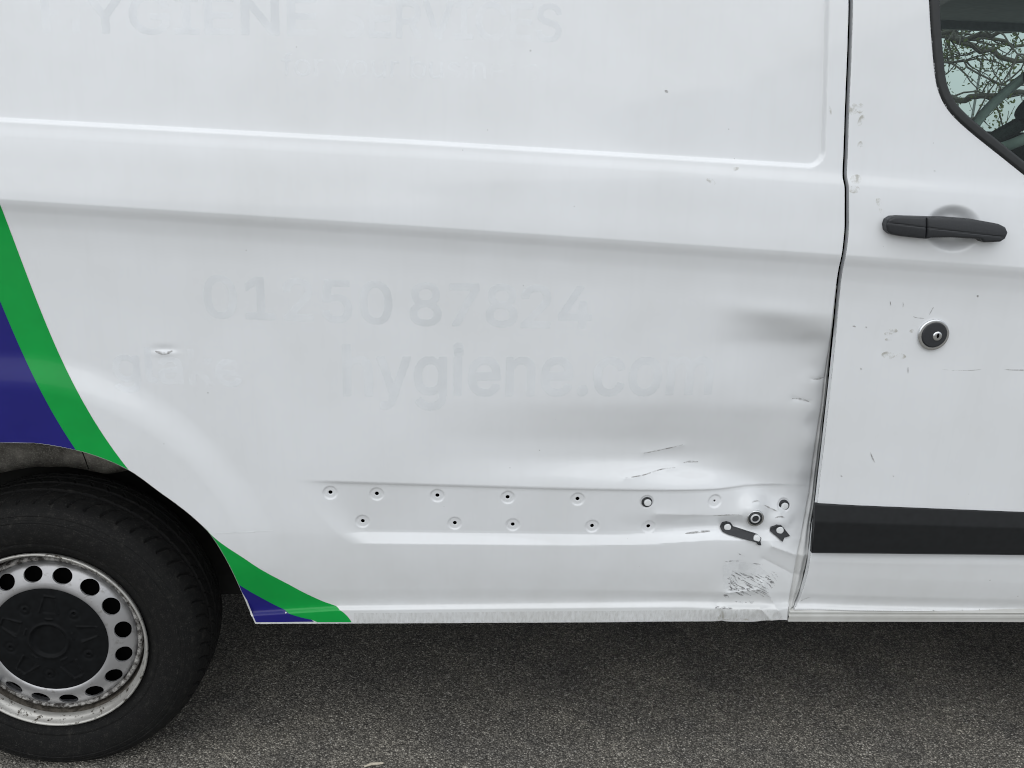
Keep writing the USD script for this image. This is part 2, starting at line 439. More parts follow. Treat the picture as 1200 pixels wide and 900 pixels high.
mat("asphalt", {
    "g": ("geometry", {}),
    "v": ("voronoi_texture", {"scale": 225.0, "randomness": 1.0}),
    "s": ("separate_color", {}),
    "r": ("rgb_ramp", {"ramp": [(0.0, (0.125, 0.119, 0.107)), (0.45, (0.26, 0.248, 0.222)), (0.80, (0.38, 0.362, 0.322)), (0.95, (0.56, 0.535, 0.48)), (1.0, (0.80, 0.77, 0.70))]}),
    "e": ("rgb_ramp", {"ramp": [(0.22, (1, 1, 1)), (0.62, (0.34, 0.34, 0.34))]}),
    "m1": ("mix", {"mix_type": "multiply", "fac": 1.0}),
    "n": ("noise_texture", {"scale": 4.0, "detail": 7.0, "roughness": 0.7}),
    "r2": ("rgb_ramp", {"ramp": [(0.3, (0.60, 0.60, 0.62)), (0.7, (1.22, 1.19, 1.13))]}),
    "m2": ("mix", {"mix_type": "multiply", "fac": 1.0}),
    "inv": ("math", {"math_type": "subtract", "value1": 1.0}),
    "nb": ("noise_texture", {"scale": 90.0, "detail": 3.0}),
    "ad": ("math", {"math_type": "multiply_add", "value2": 0.9}),
    "b": ("bump", {"strength": 0.9, "distance": 0.0045}),
    "p": ("principled_bsdf", {"roughness": 0.82, "specular_ior_level": 0.35})},
    [("g.position", "v.vector"), ("v.color", "s.color"), ("s.r", "r.fac"), ("v.distance", "e.fac"), ("r.color", "m1.color1"), ("e.color", "m1.color2"),
     ("g.position", "n.vector"), ("n.fac", "r2.fac"), ("m1.color", "m2.color1"), ("r2.color", "m2.color2"), ("m2.color", "p.base_color"),
     ("v.distance", "inv.value2"), ("g.position", "nb.vector"), ("inv.value", "ad.value1"), ("nb.fac", "ad.value3"), ("ad.value", "b.height"), ("b.normal", "p.normal")])

# ------------------------------------------------------------------ ground
GZ = -0.015
ground = trimesh.Trimesh([[-300, -300, GZ], [300, -300, GZ], [300, 300, GZ], [-300, 300, GZ]], [[0, 1, 2], [0, 2, 3]], process=False)
obj("ground", ground, "asphalt", kind="structure", smooth=False)

# ------------------------------------------------------------------ the van's pressed side
WX, WZ, RR = -0.953, 0.3146, 0.2252           # hub of the rear wheel, radius of the rim's lip
C_LINE = [(0, 233), (500, 265), (985, 298), (1200, 313)]
A_LINE = [(0, 142), (480, 168), (960, 197), (1200, 212)]
dn = lambda L, k: [(a, b + k) for a, b in L]
KNOTS = [  # photograph's polyline, depth in mm
    (dn(A_LINE, -190), 37), (dn(A_LINE, -90), 26.5), (dn(A_LINE, -3), 18.5), (dn(A_LINE, 4), 17.2), ([(0, 161), (600, 192), (800, 203), (1200, 235)], 12.6),
    (dn(C_LINE, -34), 6.8), (dn(C_LINE, -3), 3.4), (C_LINE, 3.2), (dn(C_LINE, 3), 4.2), (dn(C_LINE, 16), 12.0), (dn(C_LINE, 34), 18.0), (dn(C_LINE, 60), 20.0), (dn(C_LINE, 100), 20.0),
    ([(0, 440), (600, 455), (1200, 470)], 19.0), ([(0, 520), (600, 530), (1200, 545)], 20.0),
    ([(0, 553), (345, 564), (640, 573), (840, 577), (1200, 584)], 21.5), ([(0, 620), (600, 627), (1200, 634)], 24.5),
    ([(0, 634), (600, 639), (1200, 650)], 26.5), ([(0, 662), (600, 664), (1200, 683)], 32.0), ([(300, 690), (600, 688), (1200, 702)], 39.5),
    ([(300, 715), (400, 709), (800, 704), (1200, 713)], 46.0), ([(300, 716), (400, 710), (800, 705), (1200, 714)], 45.5), ([(300, 722), (400, 715.5), (800, 712), (1200, 719)], 36.0), ([(300, 724), (400, 717.5), (800, 714), (1200, 721)], 36.0),
    ([(300, 732), (700, 729.5), (1200, 729)], 36.0)]
KF0 = [line_fn(unproj(L, y * 1e-3)) for L, y in KNOTS]


def below(k):
    """The k-th line of the pressing, never above the one before it."""
    def f(x):
        x = np.asarray(x, float); z = KF0[0](x)
        for q in range(1, k + 1):
            z = np.minimum(KF0[q](x), z - .0005)
        return z
    return f


KF = [below(k) for k in range(len(KF0))]
KY = np.array([y for _, y in KNOTS]) * 1e-3
ZREF = np.array([float(f(0.0)) for f in KF])
ZR = np.r_[2.6, ZREF, 0.1]
_P = PchipInterpolator(ZR[::-1], np.r_[0.13, KY, 0.0275][::-1])


def zref(x, z):
    """Height of the same line of the pressing at x = 0."""
    x, z = np.broadcast_arrays(np.asarray(x, float), np.asarray(z, float))
    zs = [np.full(x.shape, 2.6)]
    for f in KF0:
        zs.append(np.minimum(f(x), zs[-1] - .0005))
    zs.append(np.full(x.shape, 0.1))
    out = np.empty(x.shape); out[:] = ZR[-1]
    for k in range(len(ZR) - 1):
        hi, lo = zs[k], zs[k + 1]
        m = (z <= hi) & (z > lo) if k else (z > lo)
        t = (hi - z) / np.maximum(hi - lo, 1e-6)
        out = np.where(m, ZR[k] + (ZR[k + 1] - ZR[k]) * t, out)
    return out


def zref_inv(x, zr):
    k = int(np.clip(np.searchsorted(-ZR, -zr) - 1, 0, len(ZR) - 2))
    t = (ZR[k] - zr) / (ZR[k] - ZR[k + 1])
    top = np.full(np.shape(x), 2.6) if k == 0 else KF[k - 1](x)
    bot = np.full(np.shape(x), 0.1) if k == len(ZR) - 2 else KF[k](x)
    return top + (bot - top) * t


def P(x, z):
    return _P(zref(x, z))


zA = line_fn(unproj(A_LINE, 0.018))
_vr = unproj([(977, -60), (977, 0), (966, 180)], 0.025)
xR = np.poly1d(np.polyfit(_vr[:, 1], _vr[:, 0], 1))


def upper_recess(x, z):
    d1, d2, r = z - zA(x), xR(z) - x, 0.035
    d = np.where((d1 < r) & (d2 < r), r - np.hypot(np.maximum(r - d1, 0), np.maximum(r - d2, 0)), np.minimum(d1, d2))
    return 0.0085 * smoothstep(-0.001, 0.0078, d)


zF = line_fn(unproj([(0, 553), (345, 564), (640, 573), (840, 577.5), (880, 577.5), (940, 582)], 0.023))
zH = line_fn(unproj([(0, 634), (400, 637), (600, 639), (740, 639), (840, 634), (940, 640)], 0.024))


def strip_recess(x, z):
    v = (zF(x) - z) / (zF(x) - zH(x))
    prof = np.interp(v, [-0.02, 0.02, 0.06, 0.79, 0.84, 1.0], [0, 0.003, 0.0042, 0.012, 0.0118, 0])
    p = proj(np.stack([x, np.full_like(x, 0.03), z], -1).reshape(-1, 3))[:, 0].reshape(np.shape(x))
    xs = 345 + 62 * np.clip(v, 0, 1) ** 1.3
    return prof * smoothstep(xs, xs + 32 + 30 * (1 - np.clip(v, 0, 1)), p) * (1 - .8 * smoothstep(905, 945, p))


def flare(x, z):
    dx, dz = x - WX, z - 0.40
    R = np.hypot(dx / 0.94, dz / 1.02)
    k = smoothstep(0.66, 0.535, R) if False else 1 - smoothstep(0.515, 0.600, R)
    return -0.0125 * k * smoothstep(-0.02, 0.12, dz)


def g2(u, v, cu, cv, su, sv, ang=0.0):
    c, s = math.cos(math.radians(ang)), math.sin(math.radians(ang))
    a, b = (u - cu) * c + (v - cv) * s, -(u - cu) * s + (v - cv) * c
    return np.exp(-0.5 * ((a / su) ** 2 + (b / sv) ** 2))


def edge_g(u, v, cu, cv, su, s_up, s_dn, ang=0.0):
    """A dent whose upper and lower flanks differ in width."""
    c, s = math.cos(math.radians(ang)), math.sin(math.radians(ang))
    a, b = (u - cu) * c + (v - cv) * s, -(u - cu) * s + (v - cv) * c
    sv = np.where(b < 0, s_up, s_dn)
    return np.exp(-0.5 * ((a / su) ** 2 + (b / sv) ** 2))


DV = [300, 335, 360, 385, 405, 440, 470, 495, 520, 535, 550, 562, 575, 605, 640, 680, 710, 735]
DU = [440, 500, 560, 640, 720, 790, 840, 870, 905, 945, 985, 1010]
DT = [[0] * 18, [0, 0, 0, 0, 0, 0, .2, .8, 1.6, 1.8, 1.2, .4, 0, 0, 0, 0, 0, 0],
      [0, 0, 0, 0, 0, .2, .6, 2.6, 5.2, 5.4, 3.6, 1.4, .2, 0, 0, 0, 0, 0],
      [0, 0, 0, 0, .2, .6, 1.6, 6.2, 11, 11.4, 7.5, 3, .6, 0, 0, 0, 0, 0],
      [0, 0, 0, .4, .8, 1.5, 3.4, 11, 18.5, 19, 12.5, 5.5, 1.5, .5, 0, 0, 0, 0],
      [0, 0, 0, .8, 1.6, 3, 6, 15, 25, 28, 21.5, 12, 5.5, 3, 1, 0, 0, 0],
      [0, 0, .2, 2.0, 4.5, 5.5, 9, 18, 28, 32, 30.5, 22, 14, 8, 3, 1, 0, 0],
      [0, 0, .5, 7.5, 13.5, 13, 14.5, 23, 32, 37, 39.5, 36, 27, 15, 6, 3, 1, 0],
      [0, 0, .6, 11, 21, 22.5, 23, 30, 38, 43, 47, 48.5, 46, 29, 14, 8, 4, 1],
      [0, 0, .6, 8, 24, 28, 30, 36, 43, 48, 52, 55, 55, 41, 25, 15, 8, 2],
      [0, 0, .5, 4, 15, 28, 33, 39, 46, 52, 56, 58, 58, 47, 31, 19, 10, 3],
      [0, 0, .5, 4, 15, 28, 33, 39, 46, 52, 56, 58, 58, 47, 31, 19, 10, 3]]
_vv = np.arange(300, 736, 2.5)
_tab = np.array([PchipInterpolator(DV, r)(_vv) for r in DT])
_uu = np.arange(440, 1011, 5.0)
_tab = PchipInterpolator(DU, _tab, axis=0)(_uu)
from scipy.ndimage import gaussian_filter, map_coordinates
_tab = gaussian_filter(_tab, (1.6, 1.4), mode="nearest") * 1.28
_tab += 7.0 * smoothstep(862, 915, _uu)[:, None] * smoothstep(366, 400, _vv)[None] * (1 - smoothstep(400, 560, _vv))[None]


def fold(u, v, a, b, w, side=None):
    """A pinched fold along a line: sharp at the crest."""
    d = seg(u, v, a, b)
    return np.exp(-d / w)


def seg(px, py, a, b):
    a, b = np.array(a, float), np.array(b, float); ab = b - a
    t = np.clip(((px - a[0]) * ab[0] + (py - a[1]) * ab[1]) / (ab @ ab), 0, 1)
    return np.hypot(px - a[0] - ab[0] * t, py - a[1] - ab[1] * t)


def dents(u, v):
    d = map_coordinates(_tab, [(np.clip(u, 440, 1010) - 440) / 5.0, (np.clip(v, 300, 735) - 300) / 2.5], order=3, mode="nearest")
    d = np.where(u < 440, 0, d)
    d = d - 2.6 * g2(u, v, 912, 368, 46, 9, 10)                                  # crest over the hollow
    d = d + 2.6 * np.exp(-((u - 953) / 13) ** 2) * (np.sin((v - 400) / 11.0) + .6 * np.sin((v - 380) / 5.7)) * smoothstep(415, 450, v) * (1 - smoothstep(570, 590, v))
    d = d + 3.0 * fold(u, v, (930, 467), (948, 471), 5) + 3.0 * fold(u, v, (951, 444), (966, 442), 5)
    d = d - 2.2 * fold(u, v, (733, 561), (792, 549), 6) - 2.0 * fold(u, v, (754, 531), (800, 521), 5)
    d = d - 17.0 * g2(u, v, 883, 600, 10, 13) - 5.0 * fold(u, v, (890, 590), (914, 602), 6)   # torn boss round the big clip
    d = d - 5.0 * fold(u, v, (770, 603), (868, 603), 7) + 12.0 * g2(u, v, 828, 615, 46, 7, -1)
    d = d - 9.0 * g2(u, v, 913, 611, 10, 6) + 6.0 * g2(u, v, 934, 612, 8, 9)
    d = d - 7.0 * fold(u, v, (905, 640), (938, 652), 6) + 5.0 * fold(u, v, (895, 655), (935, 676), 8)
    d = d - 8.0 * fold(u, v, (893, 684), (912, 716), 8) + 6.0 * g2(u, v, 872, 676, 17, 14) - 5.0 * fold(u, v, (852, 695), (890, 691), 5)
    d = d - 6.0 * g2(u, v, 868, 716, 30, 7) + 5.0 * fold(u, v, (840, 708), (846, 728), 4) - 4.0 * fold(u, v, (890, 712), (905, 728), 4)
    d = d + 2.2 * g2(u, v, 193, 409, 9, 3) - 1.8 * g2(u, v, 193, 414, 9, 2.5)
    return d * 1e-3


HOLES = [(387, 577.5), (441.5, 579), (512.5, 581), (595, 583), (677, 585), (758, 588), (837.7, 587.5), (918.5, 592),
         (425, 611), (533, 613.3), (601, 615), (694, 616.7), (760, 617)]


def H_flat(x, z):
    x, z = np.asarray(x, float), np.asarray(z, float)
    y = P(x, z) + upper_recess(x, z) + strip_recess(x, z) + flare(x, z)
    d = 0.0
    for _ in range(2):
        uv = proj(np.stack([x, y + d, z], -1).reshape(-1, 3))
        d = dents(uv[:, 0], uv[:, 1]).reshape(x.shape)
    return y + d


HOLE_W = onto(HOLES, H_flat)


def H_rear(x, z):
    y = H_flat(x, z)
    for hx, hz in HOLE_W:
        r = np.hypot(x - hx, z - hz)
        y = y + 0.0024 * (1 - smoothstep(0.0125, 0.0175, r))
    return y


def H_door(x, z):
    x, z = np.asarray(x, float), np.asarray(z, float)
    y = P(x, z)
    uv = proj(np.stack([x, y, z], -1).reshape(-1, 3)); u, v = uv[:, 0].reshape(x.shape), uv[:, 1].reshape(x.shape)
    v2 = v - 0.012 * (u - 950)
    y = y + 0.009 * smoothstep(600, 630, v2) * (1 - smoothstep(645, 660, v2))
    q = np.hypot((u - 1117) / 35.0, (v - 268) / 29.0)                      # finger bowl behind the handle
    y = y + 0.015 * (1 - smoothstep(0.48, 1.0, q))
    y = y + 0.004 * np.exp(-((u - 955) / 30) ** 2) * smoothstep(420, 640, v)
    return y


# outlines, traced on the photograph and laid on the sheets
GAP = [(997, -170), (997, 0), (995.5, 60), (993, 120), (991, 180), (990, 205), (992.5, 222), (992.5, 260), (990, 292), (984.5, 320), (981, 350), (977, 395), (972.5, 447), (968, 487), (963.5, 527), (959.5, 560),
       (956.5, 587), (952.5, 615), (949.5, 640), (946.5, 663), (941.5, 684), (934.5, 704), (927, 717)]
E1 = [(994.5, -170), (994.5, 0), (993, 60), (990.5, 120), (988.5, 180), (987.5, 205), (990, 222), (990, 260), (987.5, 292), (982, 320), (978, 350), (972.5, 400), (966, 440), (962, 475), (957, 507), (951.5, 545), (948, 575),
      (944, 597), (938, 630), (933, 653), (928, 683), (924.5, 703), (923, 727)]
ARCH = [(40, 519.5), (90, 528), (127, 540), (152, 552), (187, 577), (217, 599), (245, 625), (267, 660), (280, 687), (291, 713), (299, 731.5)]


def fine_px(L, step=3.0):
    p = np.array(L, float); d = np.r_[0, np.cumsum(np.linalg.norm(np.diff(p, axis=0), axis=1))]
    q = np.linspace(0, d[-1], int(d[-1] / step))
    return np.c_[PchipInterpolator(d, p[:, 0])(q), PchipInterpolator(d, p[:, 1])(q)]


gap_w, e1_w, arch_w = onto(fine_px(GAP), H_rear), onto(fine_px(E1), H_rear), onto(fine_px(ARCH), H_rear)


def smooth_line(p, step=0.004):
    d = np.r_[0, np.cumsum(np.linalg.norm(np.diff(p, axis=0), axis=1))]
    s = np.linspace(0, d[-1], max(3, int(d[-1] / step)))
    return np.c_[PchipInterpolator(d, p[:, 0])(s), PchipInterpolator(d, p[:, 1])(s)]


gap_s, e1_s, arch_s = smooth_line(gap_w), smooth_line(e1_w), smooth_line(arch_w)
left_arch = np.c_[2 * WX - arch_s[:, 0], arch_s[:, 1]][::-1]
XB, ZT = -2.02, 1.99
bl = onto([(299, 731.5), (500, 730.5), (700, 729.5), (800, 728.5), (845, 727.5), (880, 729), (905, 727.5), (923, 727)], H_rear)
bl = smooth_line(bl)
ze = float(bl[0, 1])
outline = np.vstack([[[XB, ZT]], [[XB, ze]], [[left_arch[0, 0] - .002, ze]], left_arch, arch_s, bl[1:], e1_s[::-1][1:], [[e1_s[0, 0], ZT]]])
side_poly = Polygon(outline).buffer(0)

# rows follow the pressing, dense at the creases
rows = []
for a, b in zip(ZR[1:-1][:-1], ZR[1:-1][1:]):
    n = max(3, int((a - b) / 0.006) + 1)
    rows += list(np.linspace(a, b, n, endpoint=False))
rows += list(np.linspace(ZREF[0] + .3, ZREF[0] + .01, 14)) + list(np.linspace(ZREF[9 - 0] if False else ZREF[15] + 0.002, ZREF[18], 34))
dA = np.array([-0.003, 0, .002, .004, .006, .008, .010, .013])
cols_x = np.arange(XB + .003, 1.02, 0.0065)
rows = np.unique(np.round(rows, 6))
gap_row = np.minimum(np.gradient(rows), np.r_[np.diff(rows), 1])


def row_pts(x0, x1):
    out = []
    for r, d in zip(rows, gap_row):
        x = np.arange(x0, x1, float(np.clip(1.7 * d, .0028, .0065)))
        out.append(np.c_[x, zref_inv(x, r)])
    return np.vstack(out)


pts = [row_pts(XB + .003, 1.02)]
cols_x = np.arange(XB + .003, 1.02, 0.0030)
pts += [np.c_[cols_x, zA(cols_x) + d] for d in dA]
pts += [np.c_[cols_x, zF(cols_x) + d] for d in (-.005, -.0035, -.002, -.001, 0, .001, .0025)]
pts += [np.c_[cols_x, zH(cols_x) + d] for d in (.001, .003, .006, .009)]
for d in (-.002, .0, .003, .006, .009, .012, .02):
    zz = np.arange(float(zA(0.95)), 1.98, .006); pts.append(np.c_[xR(zz) - d, zz])
pts = np.vstack(pts)
fine = Polygon(onto([(780, 560), (955, 560), (935, 728), (780, 728)], H_flat))
fine2 = Polygon(onto([(925, 400), (985, 400), (960, 570), (925, 570)], H_flat))
ding = Polygon(onto([(175, 398), (212, 398), (212, 424), (175, 424)], H_flat))
hollow = Polygon(onto([(835, 345), (985, 345), (978, 430), (835, 430)], H_flat))
for f in (fine, fine2, ding, hollow):
    pts = np.vstack([pts, grid_pts(f, 0.0028)])
t_, first = np.unique(np.round(pts / 0.0013).astype(int), axis=0, return_index=True)
pts = pts[first]
for hx, hz in HOLE_W:
    pts = pts[np.hypot(pts[:, 0] - hx, pts[:, 1] - hz) > 0.0195]
    for r in (0.0042, 0.0055, 0.008, 0.0115, 0.0128, 0.014, 0.0152, 0.0165, 0.0178, 0.0188):
        a = np.linspace(0, 2 * np.pi, 28, endpoint=False) + r * 300
        pts = np.vstack([pts, np.c_[hx + r * np.cos(a), hz + r * np.sin(a)]])
hole_r = [0.0042] * 13
hole_r[6] = 0.0022
panel_poly = side_poly
for (hx, hz), r in zip(HOLE_W, hole_r):
    panel_poly = panel_poly.difference(Point(hx, hz).buffer(r, 12))

van = xf("van", label="white panel van with dented rear side, black front door trim and steel rear wheel", cat="van")
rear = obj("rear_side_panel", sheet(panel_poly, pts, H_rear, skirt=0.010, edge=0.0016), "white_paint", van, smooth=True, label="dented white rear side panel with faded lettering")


def R_(px, H=H_rear):
    return onto(px, H)


# ---- vinyl swooshes
def swoosh(ptsR, ptsL):
    a, b = smooth_line(np.array(R_(ptsR))), smooth_line(np.array(R_(ptsL)))
    return Polygon(np.vstack([a, b[::-1]])).buffer(0)


inner = panel_poly.buffer(-0.0012)
gr_r = [(-160, -120), (-60, 95), (0, 243), (23, 300), (37, 335), (55, 375), (68, 415), (90, 460), (117, 503), (153, 553)]
gr_l = [(-220, -100), (-120, 90), (-40, 262), (0, 347), (13, 375), (23, 413), (43, 450), (67, 493), (91, 529)]
def eased(L):
    p = np.array(L, float); c = np.polyfit(p[:, 1], p[:, 0], 4)
    y = np.linspace(p[0, 1], p[-1, 1], 60)
    return np.c_[np.polyval(c, y), y]


gr_r, gr_l = eased(gr_r), eased(gr_l)
green_up = Polygon(np.vstack([smooth_line(R_(gr_r)), R_([(150, 560), (80, 545)]), smooth_line(R_(gr_l))[::-1]])).buffer(0).intersection(inner)
blue_up = Polygon(np.vstack([smooth_line(R_(gr_l)), R_([(60, 545), (-300, 545), (-420, -100)])])).buffer(0).intersection(inner)
obj("green_stripe", patch(green_up, H_rear, pts=pts), "green_vinyl", rear, smooth=True)
obj("blue_stripe", patch(blue_up, H_rear, pts=pts), "blue_vinyl", rear, smooth=True)
g_low = Polygon(np.vstack([smooth_line(R_([(240, 617), (247, 626), (290, 657), (333, 682), (377, 704), (400, 716), (407, 722), (412, 729)])), R_([(372, 729)]),
                           smooth_line(R_([(365, 726), (333, 714), (300, 697), (277, 683)])), R_([(255, 640)])])).buffer(0).intersection(inner)
b_low = Polygon(np.vstack([smooth_line(R_([(277, 683), (300, 697), (333, 714), (365, 726)])), R_([(368, 728.5), (300, 729)])])).buffer(0).intersection(inner)
obj("green_stripe", patch(g_low, H_rear, step=.004, pts=pts), "green_vinyl", rear, smooth=True)
obj("blue_stripe", patch(b_low, H_rear, step=.004, pts=pts), "blue_vinyl", rear, smooth=True)


# ---- ghosts of the removed lettering
def letters(text, px_left, px_right, cap_px, matname, bold=True, H=H_rear, label=None):
    """Flat lettering along the base line px_left to px_right of the photograph, capitals cap_px high there."""
    m = meshkit.text_mesh(text, 1.0, 0.01, bold=bold)
    v = m.vertices; top = v[:, 2] > 0.005
    polys_ = []
    for f in m.faces[(np.abs(m.face_normals[:, 2]) > .9) & (m.triangles_center[:, 2] > .005)]:
        polys_.append(Polygon(v[f][:, :2]))
    g = shapely.union_all(polys_)
    x0, _, x1, _ = g.bounds
    a, b = R_([px_left], H)[0], R_([px_right], H)[0]
    up = R_([(px_left[0], px_left[1] - cap_px)], H)[0][1] - a[1]
    sx = (b[0] - a[0]) / (x1 - x0)
    g = shapely.affinity.affine_transform(g, [sx, 0, (b[1] - a[1]) / (x1 - x0), up, a[0] - x0 * sx, a[1] - x0 * (b[1] - a[1]) / (x1 - x0)])
    g = g.buffer(0).simplify(0.0004)
    for q in sorted(polys(g), key=lambda q: q.bounds[0]):
        obj("faded_letter", patch(q, H, off=0.0003, step=0.008), matname, rear, smooth=True, label=label)


letters("HYGIENE", (50, 37), (372, 41), 44, "ghost_faint", label="faint HYGIENE lettering")
letters("SERVICES", (396, 42), (658, 48), 43, "ghost_faint", label="faint SERVICES lettering")
letters("for your business", (330, 88), (630, 94), 26, "ghost_faint", bold=False, label="faint line of small lettering")
letters("01250", (240, 371), (460, 379), 48, "ghost_film", label="faded dialling code 01250")
letters("878", (480, 380), (606, 382), 48, "ghost_film", label="faded digits 878")
letters("24", (610, 383), (693, 384), 48, "ghost_film", label="faded digits 24")
letters("glake", (133, 446), (285, 452), 40, "ghost_faint", label="faint start of a web address")
letters("hygiene.com", (402, 462), (834, 461), 58, "ghost_film", label="faded web address ending in hygiene.com")


# ---- creases, scratches and scrapes on the rear panel
def stroke(px, w, H, taper=True):
    """A thin mark w px wide along a traced line."""
    q = smooth_line(R_(px, H), 0.003)
    n = len(q); t = np.gradient(q, axis=0); t /= np.linalg.norm(t, axis=1, keepdims=True) + 1e-9
    nn = np.c_[-t[:, 1], t[:, 0]]
    ww = (w / 1060 * 2.0 / 2) * (np.sin(np.pi * np.linspace(0.04, .96, n)) ** .5 if taper else np.ones(n))
    return Polygon(np.vstack([q + nn * ww[:, None], (q - nn * ww[:, None])[::-1]])).buffer(0)


def marks(name, lines, matname, H, parent, label=None, off=.0004):
    ms = []
    for px, w in lines:
        for g in polys(stroke(px, w, H)):
            ms.append(patch(g, H, off=off, step=0.004))
    if len(ms) > 20:
        return obj(name, join(ms), matname, parent, smooth=False, label=label, kind="stuff")
    for m in ms:
        obj(name, m, matname, parent, smooth=True, label=label)


marks("paint_crack", [([(754, 531), (775, 527), (800, 521)], 1.4)], "fold_film", H_rear, rear)
marks("paint_crack", [([(733, 560), (752, 557), (780, 549), (792, 548)], 1.3)], "fold_film", H_rear, rear)
marks("paint_crack", [([(801, 542), (808, 541), (818, 541)], 2.2)], "fold_film", H_rear, rear)
marks("paint_crack", [([(928, 467), (936, 467), (948, 471)], 2.0)], "fold_film", H_rear, rear)
marks("paint_crack", [([(950, 444), (957, 444), (965, 442)], 2.0)], "fold_film", H_rear, rear)
marks("paint_crack", [([(836, 604.5), (850, 603.5), (868, 603.5)], 1.6)], "fold_film", H_rear, rear)
marks("paint_crack", [([(803, 625), (820, 623), (832, 622)], 1.8)], "fold_film", H_rear, rear)
marks("paint_crack", [([(881, 588.5), (885, 587), (890, 587.5)], 1.8)], "fold_film", H_rear, rear)
marks("paint_crack", [([(896, 592), (904, 596), (911, 599)], 1.6)], "fold_film", H_rear, rear)
marks("paint_crack", [([(908, 607), (914, 605.5), (920, 607)], 2.0)], "fold_film", H_rear, rear)
marks("pale_scratch", [([(250, 624.5), (284, 623.5), (320, 621.5)], 1.6)], "clip_white", H_rear, rear)
marks("chip_mark", [([(182, 411.5), (192, 414), (202, 411)], 3.2)], "fold_film", H_rear, rear)
marks("chip_mark", [([(828, 210), (833, 212), (838, 216)], 4.5)], "smudge_film", H_rear, rear)
marks("chip_mark", [([(857, 197.5), (861, 198), (866, 197)], 3.5)], "smudge_film", H_rear, rear)
marks("chip_mark", [([(972, 124), (973, 128), (974, 134)], 2.2)], "smudge_film", H_rear, rear)
marks("chip_mark", [([(779, 106), (781, 107), (783, 108)], 3.0)], "fold_film", H_rear, rear)
rng = random.Random(11)
sc = []
for k in range(34):
    t = rng.random(); x = 853 + 34 * t + rng.uniform(-3, 3); y = 667 + 24 * rng.random() + 6 * t
    L = rng.uniform(6, 17)
    sc.append(([(x, y), (x + L * .5, y + L * .28 + rng.uniform(-.6, .6)), (x + L, y + L * .55)], rng.uniform(.6, 1.3)))
for k in range(14):
    x = rng.uniform(852, 862); y = rng.uniform(676, 690); L = rng.uniform(3, 8)
    sc.append(([(x, y), (x + L * .3, y + L * .5), (x + L * .6, y + L)], rng.uniform(.7, 1.4)))
for k in range(12):
    x = rng.uniform(895, 905); y = rng.uniform(668, 684); L = rng.uniform(3, 9)
    sc.append(([(x, y), (x + L * .5, y + L * .3), (x + L * .8, y + L * .8)], rng.uniform(.6, 1.1)))
sc += [([(853, 691.5), (865, 690.5), (884, 690)], 2.2), ([(880, 688), (884, 691), (892, 692)], 3.2), ([(848, 697), (852, 699), (853, 701)], 4.5),
       ([(850, 658), (858, 657.3), (866, 657.3)], 1.2), ([(882, 660), (888, 661), (894, 662)], 1.2), ([(864, 647), (868, 650), (873, 652)], 1.2),
       ([(862, 705), (868, 705.5), (875, 706)], 2.2), ([(878, 704), (881, 706), (883, 705)], 2.5), ([(838, 712.5), (846, 712), (857, 711)], 2.2)]
marks("scrape_mark", sc, "scrape_film", H_rear, rear, label="dark scrape marks above the sill")
obj("scuff_haze", patch(Polygon(R_([(850, 664), (862, 660), (886, 664), (900, 676), (896, 692), (880, 696), (852, 694)])).buffer(.006), H_rear, off=.0002, step=.003), "scuff_haze", rear, smooth=True)
band = Polygon(np.vstack([smooth_line(R_([(415, 718.5), (600, 716.8), (800, 714.8), (850, 714), (880, 713.5), (915, 718)])), smooth_line(R_([(918, 726), (880, 727.5), (845, 726.5), (700, 728.3), (500, 729.3), (415, 729.6)]))])).buffer(0).intersection(inner)
obj("sill_dirt", patch(band, H_rear, off=.0003, step=.004, pts=pts), "sill_dirt", rear, smooth=True)
sd = [([(x, 716), (x + 1, 721), (x + rng.uniform(0, 3), 727)], rng.uniform(1.2, 3)) for x in (840, 843, 846, 862, 871)]
sd += [([(848, 726), (866, 725), (882, 727)], 3.0)]
marks("sill_scuff", sd, "smudge_film", H_rear, rear)
obj("adhesive_dot", patch(Point(*R_([(537.5, 413)])[0]).buffer(5.6 / 1060 * 2.0, 16), H_rear, step=.003), "ghost_film", rear, smooth=True)

# ---- what shows through the holes; clips, bolts and torn brackets
bx0, bx1 = R_([(340, 600)])[0], R_([(945, 600)])[0]
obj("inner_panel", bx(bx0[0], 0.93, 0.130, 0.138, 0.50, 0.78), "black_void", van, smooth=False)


def disc(px, r_px, thick, matname, name, parent, H=H_rear, hole=0.0, lift=0.0, squash=1.0):
    x, z = R_([px], H)[0]
    y = float(H(np.array([x]), np.array([z]))[0])
    s = 2.02 / 1060
    R0, R1 = r_px * s, hole * s
    rn = min(thick * .45, R0 * .3)
    prof = [(R0, 0.004)] + [(R0, -thick + rn), (R0 - rn * .3, -thick + rn * .3), (R0 - rn, -thick)]
    prof += [(max(R1, 0.0001) + rn * .3, -thick), (max(R1, 0.0001), -thick + rn * .5)] + ([(R1, 0.004)] if R1 else [])
    m = lathe(prof, 40)
    m.vertices[:, 2] *= squash
    m.apply_translation([x, y - lift, z])
    return obj(name, m, matname, parent, smooth=50)


